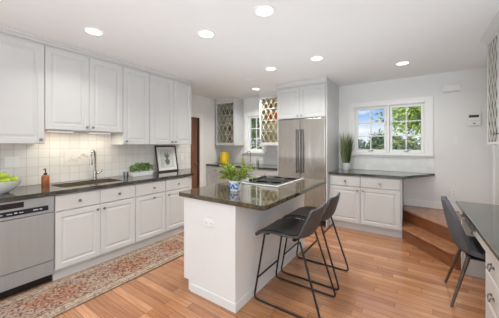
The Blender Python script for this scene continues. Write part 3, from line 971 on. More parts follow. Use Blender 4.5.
def lathe_thing(name, label, cat, loc, prof, m, group=None, seg=20, sx=1, sy=1):
    o = MB().lathe(prof, seg=seg, sx=sx, sy=sy).build(name, m, smooth=True)
    o.location = loc
    return tag(o, label, cat, group)
def bowl_prof(r, h):
    return [(r * 0.45, 0), (r * 0.5, 0.004), (r * 0.82, h * 0.45), (r, h), (r * 0.95, h), (r * 0.76, h * 0.5), (r * 0.4, 0.012)]
zs = 1.375
S = 0.0165
lathe_thing('serving_bowl', 'dark blue-grey bowl on the top shelf of the left glass cabinet', 'bowl', (-3.80, 4.62, zs + 0.70 + S), bowl_prof(0.12, 0.13), M['blue_grey'])
lathe_thing('storage_jar', 'dark blue-grey jar on the top shelf of the left glass cabinet', 'jar', (-3.55, 4.62, zs + 0.70 + S), [(0.06, 0), (0.085, 0.03), (0.085, 0.13), (0.05, 0.17), (0.05, 0.19)], M['blue_grey'])
for i, (x, zz, lab) in enumerate(((-3.86, 0.24, 'stemmed glass on the lower shelf of the left glass cabinet, nearest the passage'), (-3.70, 0.24, 'stemmed glass on the lower shelf of the left glass cabinet, middle'), (-3.55, 0.24, 'stemmed glass on the lower shelf of the left glass cabinet, nearest the window'))):
    lathe_thing('wine_glass', lab, 'glass', (x, 4.6, zs + zz + S), [(0.035, 0), (0.03, 0.004), (0.004, 0.01), (0.004, 0.07), (0.03, 0.10), (0.036, 0.14), (0.03, 0.17), (0.027, 0.17), (0.03, 0.10), (0.004, 0.078)], M['clear'], 'stemware in the left glass cabinet')
lathe_thing('plate_stack', 'cream dish on the second shelf of the left glass cabinet', 'dish', (-3.72, 4.62, zs + 0.47 + S), bowl_prof(0.10, 0.06), M['ceramic'])
lathe_thing('bottle', 'pale blue bottle at the bottom of the left glass cabinet', 'bottle', (-3.56, 4.55, zs + 0.0195), [(0.045, 0), (0.048, 0.01), (0.048, 0.12), (0.02, 0.15), (0.018, 0.20), (0.0, 0.20)], mat('pale_bottle', (0.42, 0.47, 0.55), 0.25))
lathe_thing('canister', 'dark brown canister beside the pale bottle in the left glass cabinet', 'canister', (-3.68, 4.60, zs + 0.0195), [(0.05, 0), (0.055, 0.01), (0.055, 0.11), (0.04, 0.13), (0.0, 0.135)], mat('brown_glaze', (0.10, 0.06, 0.045), 0.3))
lathe_thing('serving_bowl', 'red bowl on the middle shelf of the gold lattice cabinet', 'bowl', (-2.35, 4.60, zs + 0.51 + S), bowl_prof(0.13, 0.14), M['red'])
lathe_thing('pitcher', 'small red jug on the middle shelf of the gold lattice cabinet', 'jug', (-2.58, 4.58, zs + 0.51 + S), [(0.04, 0), (0.055, 0.04), (0.05, 0.08), (0.035, 0.10), (0.04, 0.12), (0.036, 0.12)], M['red'])
for x, lab in ((-2.60, 'dark grey pot on the top shelf of the gold lattice cabinet, nearest the window'), (-2.36, 'dark grey pot on the top shelf of the gold lattice cabinet, nearest the refrigerator')):
    lathe_thing('serving_bowl', lab, 'bowl', (x, 4.60, zs + 0.76 + S), bowl_prof(0.10, 0.10), mat('dark_pot', (0.10, 0.075, 0.07), 0.4))
for x, zz, lab in ((-2.42, 0.27, 'cream bowl on the lower shelf of the gold lattice cabinet'), (-2.45, 0.003, 'cream bowl at the bottom of the gold lattice cabinet')):
    lathe_thing('serving_bowl', lab, 'bowl', (x, 4.62, zs + zz + S), bowl_prof(0.11, 0.10), mat('cream_glaze', (0.55, 0.47, 0.33), 0.4))

# yellow pitcher on the far counter
yp = thing('pitcher', 'yellow pitcher on the far counter in the corner', 'pitcher', (-3.72, 4.42, 0.9145), R(-10))
MB().lathe([(0.085, 0), (0.10, 0.01), (0.108, 0.08), (0.098, 0.18), (0.085, 0.25), (0.09, 0.285), (0.082, 0.285), (0.078, 0.25), (0.09, 0.18)], seg=24).build('body', M['yellow'], yp, smooth=True)
MB().tube(fillet([(0.085, 0, 0.25), (0.155, 0, 0.24), (0.16, 0, 0.12), (0.10, 0, 0.07)], 0.05, 5), 0.012, 10).build('handle', M['yellow'], yp, smooth=True)

# far sink faucet and bottles
f2 = thing('bar_faucet', 'slim nickel gooseneck faucet under the far window', 'faucet', (-3.13, 4.66, 0.9145), 0)
MB().lathe([(0.025, 0), (0.025, 0.008), (0.014, 0.014), (0.012, 0.05)], seg=14).build('base', M['chrome'], f2, smooth=True)
pts = [(0, 0, 0.04), (0, 0, 0.25)] + [(0.0, -0.06 * (1 - math.cos(PI * k / 8)), 0.25 + 0.06 * math.sin(PI * k / 8)) for k in range(1, 9)] + [(0, -0.12, 0.20)]
MB().tube(pts, 0.009, 10).build('spout', M['chrome'], f2, smooth=True)
MB().tube([(0.01, 0, 0.05), (0.05, 0, 0.07)], 0.006, 8).build('lever', M['chrome'], f2, smooth=True)
sb = thing('soap_dispenser', 'nickel soap pump on the far counter right of the slim faucet', 'dispenser', (-2.90, 4.62, 0.9145), 0)
MB().lathe([(0.028, 0), (0.03, 0.01), (0.03, 0.09), (0.014, 0.105)], seg=14).build('bottle', M['chrome'], sb, smooth=True)
MB().tube([(0, 0, 0.10), (0, 0, 0.15), (0, -0.05, 0.15)], 0.007, 8).build('pump', M['chrome'], sb, smooth=True)
ob = thing('oil_bottle', 'yellow-green oil bottle on the far counter left of the slim faucet', 'bottle', (-3.30, 4.60, 0.9145), 0)
MB().lathe([(0.03, 0), (0.033, 0.01), (0.033, 0.12), (0.012, 0.16), (0.012, 0.20)], seg=14).build('body', mat('oil_glass', (0.40, 0.38, 0.08), 0.15), ob, smooth=True)
MB().lathe([(0.014, 0.2005), (0.014, 0.225), (0.0, 0.227)], seg=12).build('cap', M['black'], ob, smooth=True)

# ------------------------------------------------------------------ refrigerator and its surround
FX0, FX1, FY = -2.066, -1.190, 4.00
fr = thing('refrigerator', 'stainless steel side-by-side refrigerator in a white cabinet surround', 'refrigerator', (FX0, FY, 0), 0)
wF = FX1 - FX0
MB().box(0.004, wF - 0.004, 0.075, 0.76, 0.01, 1.815).build('cabinet_body', M['grey_side'], fr)
mid = wF * 0.49
for a, c, hx_ in ((0.002, mid - 0.003, mid - 0.045), (mid + 0.003, wF - 0.002, mid + 0.045)):
    d = MB().box(a, c, 0.0, 0.073, 0.10, 1.825).build('door', M['steel'], fr, bevel=0.008, seg=3)
    h = MB()
    h.tube([(hx_, -0.045, 0.87), (hx_, -0.045, 1.64)], 0.0125, 12)
    for z in (0.91, 1.60):
        h.cyl((hx_, -0.045, z), (hx_, -0.0005, z), 0.008, 10)
    h.build('handle', M['handle'], d, smooth=True)
MB().box(0.02, wF - 0.02, 0.03, 0.10, 0.0, 0.095).build('toe_grille', M['black'], fr)
fs = thing('refrigerator_surround', 'tall white panels standing on both sides of the refrigerator', 'surround', (-1.63, 4.4, 0), 0)
MB().box(0.444, 0.463, -0.38, 0.389, 0, CZ - 0.002).build('side_panel', M['white'], fs)
MB().box(-0.458, -0.440, -0.38, 0.389, 0, 1.835).build('side_panel', M['white'], fs)
oc = thing('upper_cabinet', 'white double-door cabinet above the refrigerator', 'cabinet', (-2.088, 4.02, 1.838), 0)
wO = 0.900
MB().box(0, wO, 0, 0.765, 0, CZ - 1.840).build('carcass', M['white'], oc)
for a, c, kx in ((0.003, wO / 2 - 0.0015, wO / 2 - 0.035), (wO / 2 + 0.0015, wO - 0.003, wO / 2 + 0.035)):
    d = panel_door(a, c, 0.006, 0.555, -0.0005).build('door', M['white'], oc)
    knob(d, kx, -0.0215, 0.045)
o = struct(MB().extrude_x([(0.0, 2.405), (-0.014, 2.405), (-0.018, 2.425), (-0.052, 2.462), (-0.056, 2.4885), (0.0, 2.4885)], 0.0, 0.925).build('trim_3', M['white']))
o.location = (-2.09, 4.019, 0)
o = struct(MB().extrude_x([(0.0, 2.405), (-0.012, 2.405), (-0.04, 2.47), (-0.042, 2.4885), (0.0, 2.4885)], 0.0, 0.585).build('trim_4', M['white']))
o.location = (-4.0, YUF - 0.001, 0)
o = struct(MB().extrude_x([(0.0, 2.405), (-0.012, 2.405), (-0.04, 2.47), (-0.042, 2.4885), (0.0, 2.4885)], 0.0, 0.60).build('trim_5', M['white']))
o.location = (-2.74, YUF - 0.001, 0)

# ------------------------------------------------------------------ breakfast counter under the window
YWF = 4.135
base_cabinet('base_cabinet', 'white base cabinet under the tall grass plant, beside the refrigerator', (-1.163, YWF, 0), 0, 0.487, 0.645, layout=(
    ('drawer', 0.02, 0.485, 0.70, 0.862, 0.26), ('door', 0.02, 0.485, 0.12, 0.69, 0.45)))
base_cabinet('base_cabinet', 'white base cabinet at the stair end of the window counter', (-0.675, YWF, 0), 0, 0.555, 0.645, layout=(
    ('drawer', 0.002, 0.535, 0.70, 0.862, 0.27), ('door', 0.002, 0.535, 0.12, 0.69, 0.04)))
tag(MB().prism([(-1.164, 4.095), (-0.105, 4.095), (0.30, YF - 0.010), (-1.164, YF - 0.010)], 0.876, 0.914).build('countertop', M['granite'], bevel=0.004), 'dark granite counter with angled end below the large window', 'countertop')
gp = thing('grass_plant', 'tall grass plant in a white pot on the window counter', 'plant', (-0.985, 4.565, 0.9145), 0)
MB().lathe([(0.055, 0), (0.06, 0.006), (0.075, 0.13), (0.070, 0.13), (0.06, 0.11)], seg=24).build('pot', M['ceramic'], gp, smooth=True)
MB().lathe([(0.0, 0.105), (0.063, 0.105), (0.063, 0.112), (0.0, 0.116)], seg=16).build('soil', M['soil'], gp)
b = MB()
rng = random.Random(11)
for k in range(420):
    a, r_ = rng.uniform(0, 2 * PI), 0.055 * math.sqrt(rng.random())
    h_ = rng.uniform(0.28, 0.60)
    lean = rng.uniform(0.02, 0.10) * (0.5 + r_ / 0.055)
    p0 = Vector((r_ * math.cos(a), r_ * math.sin(a), 0.11))
    p1 = p0 + Vector((math.cos(a) * lean * 0.35, math.sin(a) * lean * 0.35, h_ * 0.6))
    p2 = p0 + Vector((math.cos(a) * lean, math.sin(a) * lean, h_))
    s_ = Vector((-math.sin(a + 0.6), math.cos(a + 0.6), 0)) * 0.0035
    v = [b.bm.verts.new(q) for q in (p0 - s_, p0 + s_, p1 + s_, p1 - s_, p2)]
    b.bm.faces.new((v[0], v[1], v[2], v[3]))
    b.bm.faces.new((v[3], v[2], v[4]))
b.build('grass_blades', M['grass'], gp, recalc=False)

# ------------------------------------------------------------------ winder steps and landing
P = lambda x, y: (x, y)
lower = [(-0.118, 4.135), (0.39, 3.432), (0.39, 3.425), (0.948, 3.425), (0.948, 4.788), (-0.118, 4.788)]
lower = [(-0.117, 4.14), (0.395, 3.44), (0.948, 3.44), (0.948, 4.787), (-0.117, 4.787)]
upper = [(-0.117, 4.50), (0.405, 3.80), (0.62, 3.505), (0.948, 3.505), (0.948, 4.787), (-0.117, 4.787)]
st = struct_empty('floor_steps', (0, 0, 0))
def offset_front(poly, d):
    (x0, y0), (x1, y1) = poly[0], poly[1]
    n = Vector((y1 - y0, -(x1 - x0)))
    n.normalize()
    if n.y > 0:
        n = -n
    return n * d
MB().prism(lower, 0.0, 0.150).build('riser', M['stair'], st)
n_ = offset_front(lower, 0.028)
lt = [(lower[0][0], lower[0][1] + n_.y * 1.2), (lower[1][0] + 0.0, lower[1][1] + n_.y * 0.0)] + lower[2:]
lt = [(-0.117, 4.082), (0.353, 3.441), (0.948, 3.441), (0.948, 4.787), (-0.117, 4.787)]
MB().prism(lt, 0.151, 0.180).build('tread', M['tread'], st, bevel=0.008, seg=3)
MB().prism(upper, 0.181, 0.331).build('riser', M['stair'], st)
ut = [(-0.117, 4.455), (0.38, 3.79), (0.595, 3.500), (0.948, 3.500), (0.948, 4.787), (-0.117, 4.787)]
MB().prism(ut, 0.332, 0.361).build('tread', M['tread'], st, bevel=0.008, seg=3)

# ------------------------------------------------------------------ island
IX0, IX1, IY0, IY1 = -1.815, -1.193, 1.556, 3.07
il = thing('kitchen_island', 'white kitchen island with plain panels in the middle of the room', 'island', ((IX0 + IX1) / 2, (IY0 + IY1) / 2, 0))
wI, dI = (IX1 - IX0) / 2, (IY1 - IY0) / 2
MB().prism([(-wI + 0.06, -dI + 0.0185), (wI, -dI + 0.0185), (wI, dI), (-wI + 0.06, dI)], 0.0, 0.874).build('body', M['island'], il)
MB().box(-wI, -wI + 0.0595, -dI + 0.02, dI, 0.095, 0.874).build('front_frame', M['island'], il)
MB().extrude_x([(0, 0), (0.018, 0), (0.018, 0.874), (0, 0.874)], -wI + 0.10, wI).build('end_panel', M['island'], il).location = (0, -dI, 0)
MB().box(-wI, -wI + 0.0995, -dI + 0.001, -dI + 0.0185, 0.095, 0.874).build('corner_stile', M['island'], il, bevel=0.002)
MB().box(-wI + 0.061, -wI + 0.0995, -dI + 0.004, -dI + 0.0185, 0.0, 0.094).build('toe_board', M['island'], il)
MB().box(-wI + 0.10, wI + 0.009, -dI - 0.009, -dI - 0.0005, 0.0, 0.075).box(wI + 0.0005, wI + 0.009, -dI - 0.0005, dI, 0.0, 0.075).build('base_molding', M['island'], il, bevel=0.003)
# doors on the sink side of the island
for k in range(3):
    y0, y1 = -dI + 0.06 + k * 0.475, -dI + 0.06 + (k + 1) * 0.475 - 0.004
    d = panel_door(y0, y1, 0.12, 0.69, 0.0).build('door', M['white'], il)
    d.rotation_euler = (0, 0, R(-90))
    d.location = (-wI - 0.0005, 0, 0)
    knob(d, y0 + 0.04, -0.0205, 0.645)
    d = slab_front(y0, y1, 0.70, 0.862, 0.0).build('drawer', M['white'], il)
    d.rotation_euler = (0, 0, R(-90))
    d.location = (-wI - 0.0005, 0, 0)
    knob(d, (y0 + y1) / 2, -0.0205, 0.781)
def round_rect(x0, x1, y0, y1, r, n=6):
    out = []
    for cx, cy, a0 in ((x1 - r, y1 - r, 0), (x0 + r, y1 - r, 90), (x0 + r, y0 + r, 180), (x1 - r, y0 + r, 270)):
        for k in range(n + 1):
            a = R(a0 + 90 * k / n)
            out.append((cx + r * math.cos(a), cy + r * math.sin(a)))
    return out
tag(MB().prism(round_rect(-1.880, -0.905, 1.532, 3.115, 0.035), 0.875, 0.914).build('countertop', M['granite_warm'], bevel=0.004, seg=2), 'polished brown-black granite countertop with rounded corners on the island', 'countertop')
outlet('wall_outlet', 'white outlet on the white end panel of the island', 'outlet', (-1.482, IY0 - 0.0002, 0.68), 0, 0.115, 0.07)

# cooktop
ck = thing('cooktop', 'flat black glass cooktop with knobs and pale rim set in the island counter', 'cooktop', (-1.45, 2.66, 0.9145), 0)
MB().prism(round_rect(-0.27, 0.27, -0.38, 0.38, 0.02), 0.0, 0.012).build('tray', M['cook_edge'], ck, bevel=0.004)
MB().box(-0.235, 0.235, -0.345, 0.345, 0.0122, 0.016).build('glass_surface', M['cook_glass'], ck)
for bx_, by_, r_ in ((-0.03, -0.22, 0.085), (0.15, -0.19, 0.07), (-0.03, 0.22, 0.07), (0.15, 0.19, 0.085)):
    MB().lathe([(r_ - 0.006, 0.0161), (r_ - 0.006, 0.0172), (r_, 0.0172), (r_, 0.0161)], (bx_, by_, 0), 32).build('burner_ring', M['handle'], ck, smooth=True)
vn = MB().box(-0.12, 0.21, -0.055, 0.055, 0.0161, 0.020).build('vent_frame', M['iron'], ck, bevel=0.002)
b = MB()
for k in range(12):
    b.box(-0.105 + k * 0.026, -0.095 + k * 0.026, -0.045, 0.045, 0.0201, 0.024)
b.build('vent_slat', M['iron'], vn)
for k in range(5):
    MB().lathe([(0.024, 0.0161), (0.024, 0.026), (0.019, 0.036), (0.0, 0.037)], (-0.195, -0.20 + k * 0.085, 0), 16).build('control_knob', M['black'], ck, smooth=True)

# potted plant on the island
pp = thing('potted_plant', 'lime green leafy plant in a blue and white square pot on the island', 'plant', (-1.445, 1.885, 0.9145), R(8))
b = MB()
for z0, z1, a0, a1 in ((0.0, 0.102, 0.037, 0.048),):
    lo = [b.bm.verts.new((x * a0, y * a0, z0)) for x, y in ((-1, -1), (1, -1), (1, 1), (-1, 1))]
    hi = [b.bm.verts.new((x * a1, y * a1, z1)) for x, y in ((-1, -1), (1, -1), (1, 1), (-1, 1))]
    hi2 = [b.bm.verts.new((x * (a1 - 0.007), y * (a1 - 0.007), z1)) for x, y in ((-1, -1), (1, -1), (1, 1), (-1, 1))]
    lo2 = [b.bm.verts.new((x * (a1 - 0.009), y * (a1 - 0.009), z1 - 0.02)) for x, y in ((-1, -1), (1, -1), (1, 1), (-1, 1))]
    b.bm.faces.new(lo[::-1])
    for A, B in ((lo, hi), (hi, hi2), (hi2, lo2)):
        for k in range(4):
            b.bm.faces.new((A[k], A[(k + 1) % 4], B[(k + 1) % 4], B[k]))
    b.bm.faces.new(lo2)
b.build('pot', M['blue_white'], pp, bevel=0.003)
b = MB()
rng = random.Random(5)
stems = MB()
for k in range(80):
    a = rng.uniform(0, 2 * PI)
    el = rng.uniform(0.30, 1.5)
    l_ = rng.uniform(0.11, 0.225)
    d = Vector((math.cos(a) * math.cos(el), math.sin(a) * math.cos(el), math.sin(el) * 0.85))
    p0 = Vector((math.cos(a) * 0.03, math.sin(a) * 0.025, 0.085))
    p1 = p0 + d * l_ * 0.5 + Vector((0, 0, 0.03))
    p2 = p0 + d * l_
    stems.tube([p0, p1, p2], 0.0016, 5)
    for q in range(34):
        t = rng.uniform(0.3, 1.08)
        p = p0.lerp(p1, t * 2) if t < 0.5 else p1.lerp(p2, t * 2 - 1)
        dd = (d + Vector((rng.uniform(-1, 1), rng.uniform(-1, 1), rng.uniform(-0.6, 0.9))))
        b.leaf(p, dd, Vector((rng.uniform(-0.6, 0.6), rng.uniform(-0.6, 0.6), 1)), rng.uniform(0.014, 0.028), rng.uniform(0.007, 0.012))
b.build('foliage', M['leaf_lime'], pp, recalc=False)
stems.build('stems', M['leaf_herb'], pp, recalc=False)

# ------------------------------------------------------------------ stools
def shell(prof, halfw, wings, nx=12, flat=0.0):
    """a bucket seat surface: prof (y,z) down the middle, halfw per station, wings lift of the edges along the profile normal"""
    # refine profile
    P_ = [Vector((0, p[0], p[1])) for p in prof]
    fine, hw, wg = [], [], []
    n = len(P_)
    for i in range(n - 1):
        for k in range(4):
            t = k / 4
            a_, b_, c_, d_ = P_[max(i - 1, 0)], P_[i], P_[i + 1], P_[min(i + 2, n - 1)]
            fine.append(0.5 * ((2 * b_) + (-a_ + c_) * t + (2 * a_ - 5 * b_ + 4 * c_ - d_) * t * t + (-a_ + 3 * b_ - 3 * c_ + d_) * t ** 3))
            hw.append(halfw[i] + (halfw[i + 1] - halfw[i]) * t)
            wg.append(wings[i] + (wings[i + 1] - wings[i]) * t)
    fine.append(P_[-1]); hw.append(halfw[-1]); wg.append(wings[-1])
    b = MB()
    rows = []
    for i, p in enumerate(fine):
        t = (fine[min(i + 1, len(fine) - 1)] - fine[max(i - 1, 0)]).normalized()
        nn = Vector((0, -t.z, t.y))
        rows.append([b.bm.verts.new(p + Vector((hw[i] * (2 * k / nx - 1), 0, 0)) + nn * wg[i] * abs(2 * k / nx - 1) ** 2.4) for k in range(nx + 1)])
    for i in range(len(rows) - 1):
        for k in range(nx):
            b.bm.faces.new((rows[i][k], rows[i][k + 1], rows[i + 1][k + 1], rows[i + 1][k]))
    return b
def two_tone(o, m2):
    pass

def make_stool(label, loc, rz, group):
    t = thing('counter_stool', label, 'stool', loc, rz, group)
    prof = [(-0.285, 0.562), (-0.268, 0.592), (-0.14, 0.616), (-0.03, 0.610), (0.075, 0.602), (0.145, 0.613), (0.182, 0.660), (0.202, 0.725), (0.219, 0.79), (0.231, 0.853)]
    hw = [0.195, 0.212, 0.222, 0.226, 0.226, 0.224, 0.220, 0.212, 0.200, 0.175]
    wg = [0.0, 0.004, 0.012, 0.02, 0.030, 0.045, 0.05, 0.042, 0.03, 0.018]
    b = shell(prof, hw, wg)
    o = b.build('seat_shell', M['leather_back'], t, smooth=True, angle=80)
    s = o.modifiers.new('thickness', 'SOLIDIFY'); s.thickness = 0.018; s.offset = 0
    bv = o.modifiers.new('edge', 'BEVEL'); bv.width = 0.005; bv.segments = 2; bv.limit_method = 'ANGLE'; bv.angle_limit = R(50)
    # leather pad lining the inside
    prof2 = [(-0.270, 0.600), (-0.14, 0.628), (-0.03, 0.622), (0.070, 0.614), (0.132, 0.627), (0.166, 0.670), (0.185, 0.730), (0.202, 0.785), (0.213, 0.838)]
    hw2 = [0.200, 0.212, 0.215, 0.215, 0.212, 0.208, 0.200, 0.188, 0.165]
    wg2 = [0.004, 0.012, 0.02, 0.030, 0.044, 0.048, 0.040, 0.028, 0.016]
    c = shell(prof2, hw2, wg2)
    o2 = c.build('seat_pad', M['leather'], t, smooth=True, angle=80)
    s = o2.modifiers.new('thickness', 'SOLIDIFY'); s.thickness = 0.012; s.offset = 0
    bv = o2.modifiers.new('edge', 'BEVEL'); bv.width = 0.005; bv.segments = 2; bv.limit_method = 'ANGLE'; bv.angle_limit = R(50)
    for sx in (-1, 1):
        x = 0.205 * sx
        xt = 0.185 * sx
        MB().tube(fillet([(xt, -0.205, 0.590), (x, -0.303, 0.009), (x, 0.303, 0.009), (xt * 0.95, 0.115, 0.590)], 0.045, 6), 0.0085, 10).build('sled_leg', M['dark_metal'], t, smooth=True)
    MB().tube([(-0.197, -0.272, 0.195), (0.197, -0.272, 0.195)], 0.008, 10).build('footrest', M['dark_metal'], t, smooth=True)
    MB().tube([(-0.186, 0.142, 0.500), (0.186, 0.142, 0.500)], 0.008, 10).build('rear_bar', M['dark_metal'], t, smooth=True)
    MB().box(-0.18, 0.18, -0.20, -0.17, 0.588, 0.600).box(-0.18, 0.18, 0.05, 0.08, 0.583, 0.595).box(-0.015, 0.015, -0.17, 0.05, 0.588, 0.598).build('under_frame', M['dark_metal'], t)
    return t
s1 = make_stool('black leather counter stool on sled legs, the one nearer the island corner', (-0.860, 1.995, 0), R(-90), 'counter stools at the island')
dup(s1, (-0.862, 2.530, 0), R(-90), 'black leather counter stool on sled legs, the one nearer the refrigerator', 'counter stools at the island')

# ------------------------------------------------------------------ desk on the right
DX = 0.392
dk = thing('desk', 'built-in desk with grey-green granite top along the right wall', 'desk', (DX, 3.42, 0))
MB().box(0, XR - 0.002 - DX, -2.32, 0, 0.730, 0.760).build('desktop', M['granite_desk'], dk, bevel=0.004)
RZR = R(-90)
dc = thing('drawer_cabinet', 'white drawer cabinet with bail pulls under the right desk', 'cabinet', (DX + 0.043, 2.27, 0), RZR)
wd = 0.60
MB().extrude_x([(0.0, 0.09), (0.05, 0.09), (0.05, 0.0), (0.50, 0.0), (0.50, 0.728), (0.0, 0.728)], 0, wd).build('carcass', M['white'], dc)
def bail(parent, x, y, z, w=0.055):
    MB().lathe([(0.011, 0), (0.011, 0.004), (0.005, 0.008), (0.005, 0.018)], (x - w / 2, y, z), 10, 'y').lathe([(0.011, 0), (0.011, 0.004), (0.005, 0.008), (0.005, 0.018)], (x + w / 2, y, z), 10, 'y').tube(
        fillet([(x - w / 2, y - 0.016, z), (x - w / 2 + 0.004, y - 0.020, z - 0.028), (x + w / 2 - 0.004, y - 0.020, z - 0.028), (x + w / 2, y - 0.016, z)], 0.014, 4), 0.004, 8).build('bail_pull', M['knob'], parent, smooth=True)
for z0, z1 in ((0.535, 0.715), (0.345, 0.527), (0.100, 0.337)):
    d = slab_front(0.006, wd - 0.006, z0, z1, -0.0005).build('drawer', M['white'], dc)
    bail(d, 0.20, -0.0215, (z0 + z1) / 2 - 0.008)
MB().box(0.043, 0.443, -1.147, -0.048, 0.640, 0.728).build('apron', M['white'], dk)
d = slab_front(0.004, 1.094, 0.636, 0.722, -0.0005).build('drawer', M['white'], dk)
d.location = (0.043, -0.048, 0)
d.rotation_euler = (0, 0, RZR)
for x in (0.30, 0.78):
    bail(d, x, -0.0215, 0.69)
MB().box(0.045, XR - 0.003 - DX, -0.046, -0.008, 0, 0.729).build('end_panel', M['white'], dk, bevel=0.002)

# grey chair
def make_chair(label, loc, rz):
    t = thing('desk_chair', label, 'chair', loc, rz)
    prof = [(-0.235, 0.425), (-0.22, 0.452), (-0.12, 0.458), (0.0, 0.448), (0.09, 0.445), (0.150, 0.468), (0.188, 0.54), (0.215, 0.64), (0.237, 0.75), (0.252, 0.83), (0.258, 0.875)]
    hw = [0.20, 0.225, 0.235, 0.235, 0.232, 0.230, 0.230, 0.226, 0.205, 0.16, 0.10]
    wg = [0.0, 0.006, 0.02, 0.03, 0.045, 0.065, 0.075, 0.06, 0.045, 0.025, 0.01]
    o = shell(prof, hw, wg).build('seat_shell', M['fabric'], t, smooth=True, angle=80)
    s = o.modifiers.new('thickness', 'SOLIDIFY'); s.thickness = 0.036; s.offset = 0
    bv = o.modifiers.new('edge', 'BEVEL'); bv.width = 0.013; bv.segments = 3; bv.limit_method = 'ANGLE'; bv.angle_limit = R(50)
    for sx in (-1, 1):
        MB().cyl((0.15 * sx, 0.105, 0.432), (0.218 * sx, 0.225, 0.0), 0.016, 12, 0.010).build('leg', M['walnut_leg'], t, smooth=True)
        MB().cyl((0.15 * sx, -0.15, 0.435), (0.218 * sx, -0.225, 0.0), 0.016, 12, 0.010).build('leg', M['walnut_leg'], t, smooth=True)
    MB().box(-0.16, 0.16, -0.16, 0.115, 0.414, 0.426).build('seat_frame', M['dark_metal'], t)
    return t
make_chair('grey upholstered shell chair with slim legs pushed up to the desk', (0.50, 2.855, 0), R(90))

# glass upper cabinet on the right wall
glass_cabinet('white glass-door wall cabinet with diamond lattice above the desk', (0.675, 3.50, 1.37), RZR, 0.80, 1.06, 0.28, ((0.003, 0.399, 0.36), (0.401, 0.797, 0.44)), (0.30, 0.62), M['cab_inside_dark'], M['lead'], CZ - 1.371, step=0.10, st=0.026, bar=0.005)
o = struct(MB().extrude_x([(0.0, 2.42), (-0.024, 2.42), (-0.03, 2.44), (-0.07, 2.474), (-0.075, 2.4885), (0.0, 2.4885)], 0.0, 0.80).build('trim_6', M['white']))
o.location = (0.674, 3.50, 0)
o.rotation_euler = (0, 0, RZR)

# ------------------------------------------------------------------ things on the left counter
zc = 0.9145
lathe_thing('fruit_bowl', 'white bowl of green apples on the counter at the dishwasher', 'bowl', (-3.20, 0.555, zc), [(0.055, 0), (0.06, 0.004), (0.10, 0.035), (0.135, 0.08), (0.15, 0.115), (0.144, 0.115), (0.128, 0.08), (0.095, 0.04), (0.05, 0.012)], M['ceramic'], seg=32)
APPLE = [(0.0, 0.006), (0.014, 0.001), (0.026, 0.006), (0.036, 0.022), (0.040, 0.042), (0.036, 0.060), (0.024, 0.071), (0.010, 0.069), (0.0, 0.063)]
ap0 = thing('apple', 'green apple at the right rim of the white bowl', 'apple', (0, 0, 0), 0, 'green apples in the white bowl')
MB().lathe(APPLE, seg=20).build('flesh', M['apple'], ap0, smooth=True, angle=80)
MB().tube([(0, 0, 0.0635), (0.003, 0, 0.076), (0.008, 0, 0.084)], 0.0016, 6).build('stem', M['stem'], ap0)
spots = [(0.0, 0.085, 0.075, 'green apple at the right rim of the white bowl'),
         (0.078, 0.02, 0.074, 'green apple at the front of the white bowl'),
         (-0.078, 0.02, 0.074, 'green apple at the wall side of the white bowl'),
         (0.045, -0.075, 0.074, 'green apple at the front left of the white bowl'),
         (-0.045, -0.075, 0.074, 'green apple at the back left of the white bowl'),
         (0.002, 0.008, 0.118, 'topmost green apple in the middle of the white bowl')]
for i, (x, y, z, lab) in enumerate(spots):
    o = ap0 if i == 0 else dup(ap0, (0, 0, 0), 0, lab, 'green apples in the white bowl')
    o['label'] = lab
    o.location = (-3.20 + x, 0.555 + y, zc + z)
    o.rotation_euler = (0.2 * math.sin(i * 2.1), 0.2 * math.cos(i * 1.7), i * 1.1)

so = thing('soap_bottle', 'amber soap bottle with black pump beside the sink', 'bottle', (-3.39, 0.942, zc), 0)
MB().lathe([(0.034, 0), (0.036, 0.004), (0.036, 0.10), (0.028, 0.115), (0.016, 0.12)], seg=20).build('body', M['amber'], so, smooth=True)
MB().lathe([(0.017, 0.1205), (0.017, 0.138), (0.006, 0.14), (0.006, 0.18), (0.0, 0.181)], seg=14).tube([(0, 0, 0.176), (0, 0, 0.187), (0.03, -0.02, 0.187), (0.04, -0.026, 0.179)], 0.006, 8).build('pump', M['black'], so, smooth=True)

# herb planter box
hp = thing('herb_planter', 'leafy green herbs in a white box planter on the counter', 'plant', (-3.30, 2.035, zc), R(90))
MB().loft_rects([]) if False else None
b = MB()
A_ = [b.bm.verts.new(p) for p in ((-0.15, -0.045, 0), (0.15, -0.045, 0), (0.15, 0.045, 0), (-0.15, 0.045, 0))]
B_ = [b.bm.verts.new(p) for p in ((-0.165, -0.055, 0.062), (0.165, -0.055, 0.062), (0.165, 0.055, 0.062), (-0.165, 0.055, 0.062))]
C_ = [b.bm.verts.new(p) for p in ((-0.155, -0.047, 0.062), (0.155, -0.047, 0.062), (0.155, 0.047, 0.062), (-0.155, 0.047, 0.062))]
D_ = [b.bm.verts.new(p) for p in ((-0.152, -0.045, 0.05), (0.152, -0.045, 0.05), (0.152, 0.045, 0.05), (-0.152, 0.045, 0.05))]
b.bm.faces.new(A_[::-1])
for p_, q_ in ((A_, B_), (B_, C_), (C_, D_)):
    for k in range(4):
        b.bm.faces.new((p_[k], p_[(k + 1) % 4], q_[(k + 1) % 4], q_[k]))
b.bm.faces.new(D_)
b.build('planter_box', M['ceramic'], hp, bevel=0.003)
b = MB()
rng = random.Random(21)
for k in range(1100):
    x, y = rng.uniform(-0.155, 0.155), rng.uniform(-0.06, 0.06)
    env = 0.10 * (1 - (x / 0.19) ** 4) * (1 - (y / 0.09) ** 2) + 0.02 + rng.uniform(0, 0.015)
    p = Vector((x, y, 0.055 + env * rng.random() ** 0.6))
    b.leaf(p, Vector((rng.uniform(-1, 1), rng.uniform(-1, 1), rng.uniform(-0.2, 1.2))), Vector((rng.uniform(-1, 1), rng.uniform(-1, 1), 1)), rng.uniform(0.018, 0.034), rng.uniform(0.010, 0.018))
b.build('foliage', M['leaf_herb'], hp, recalc=False)
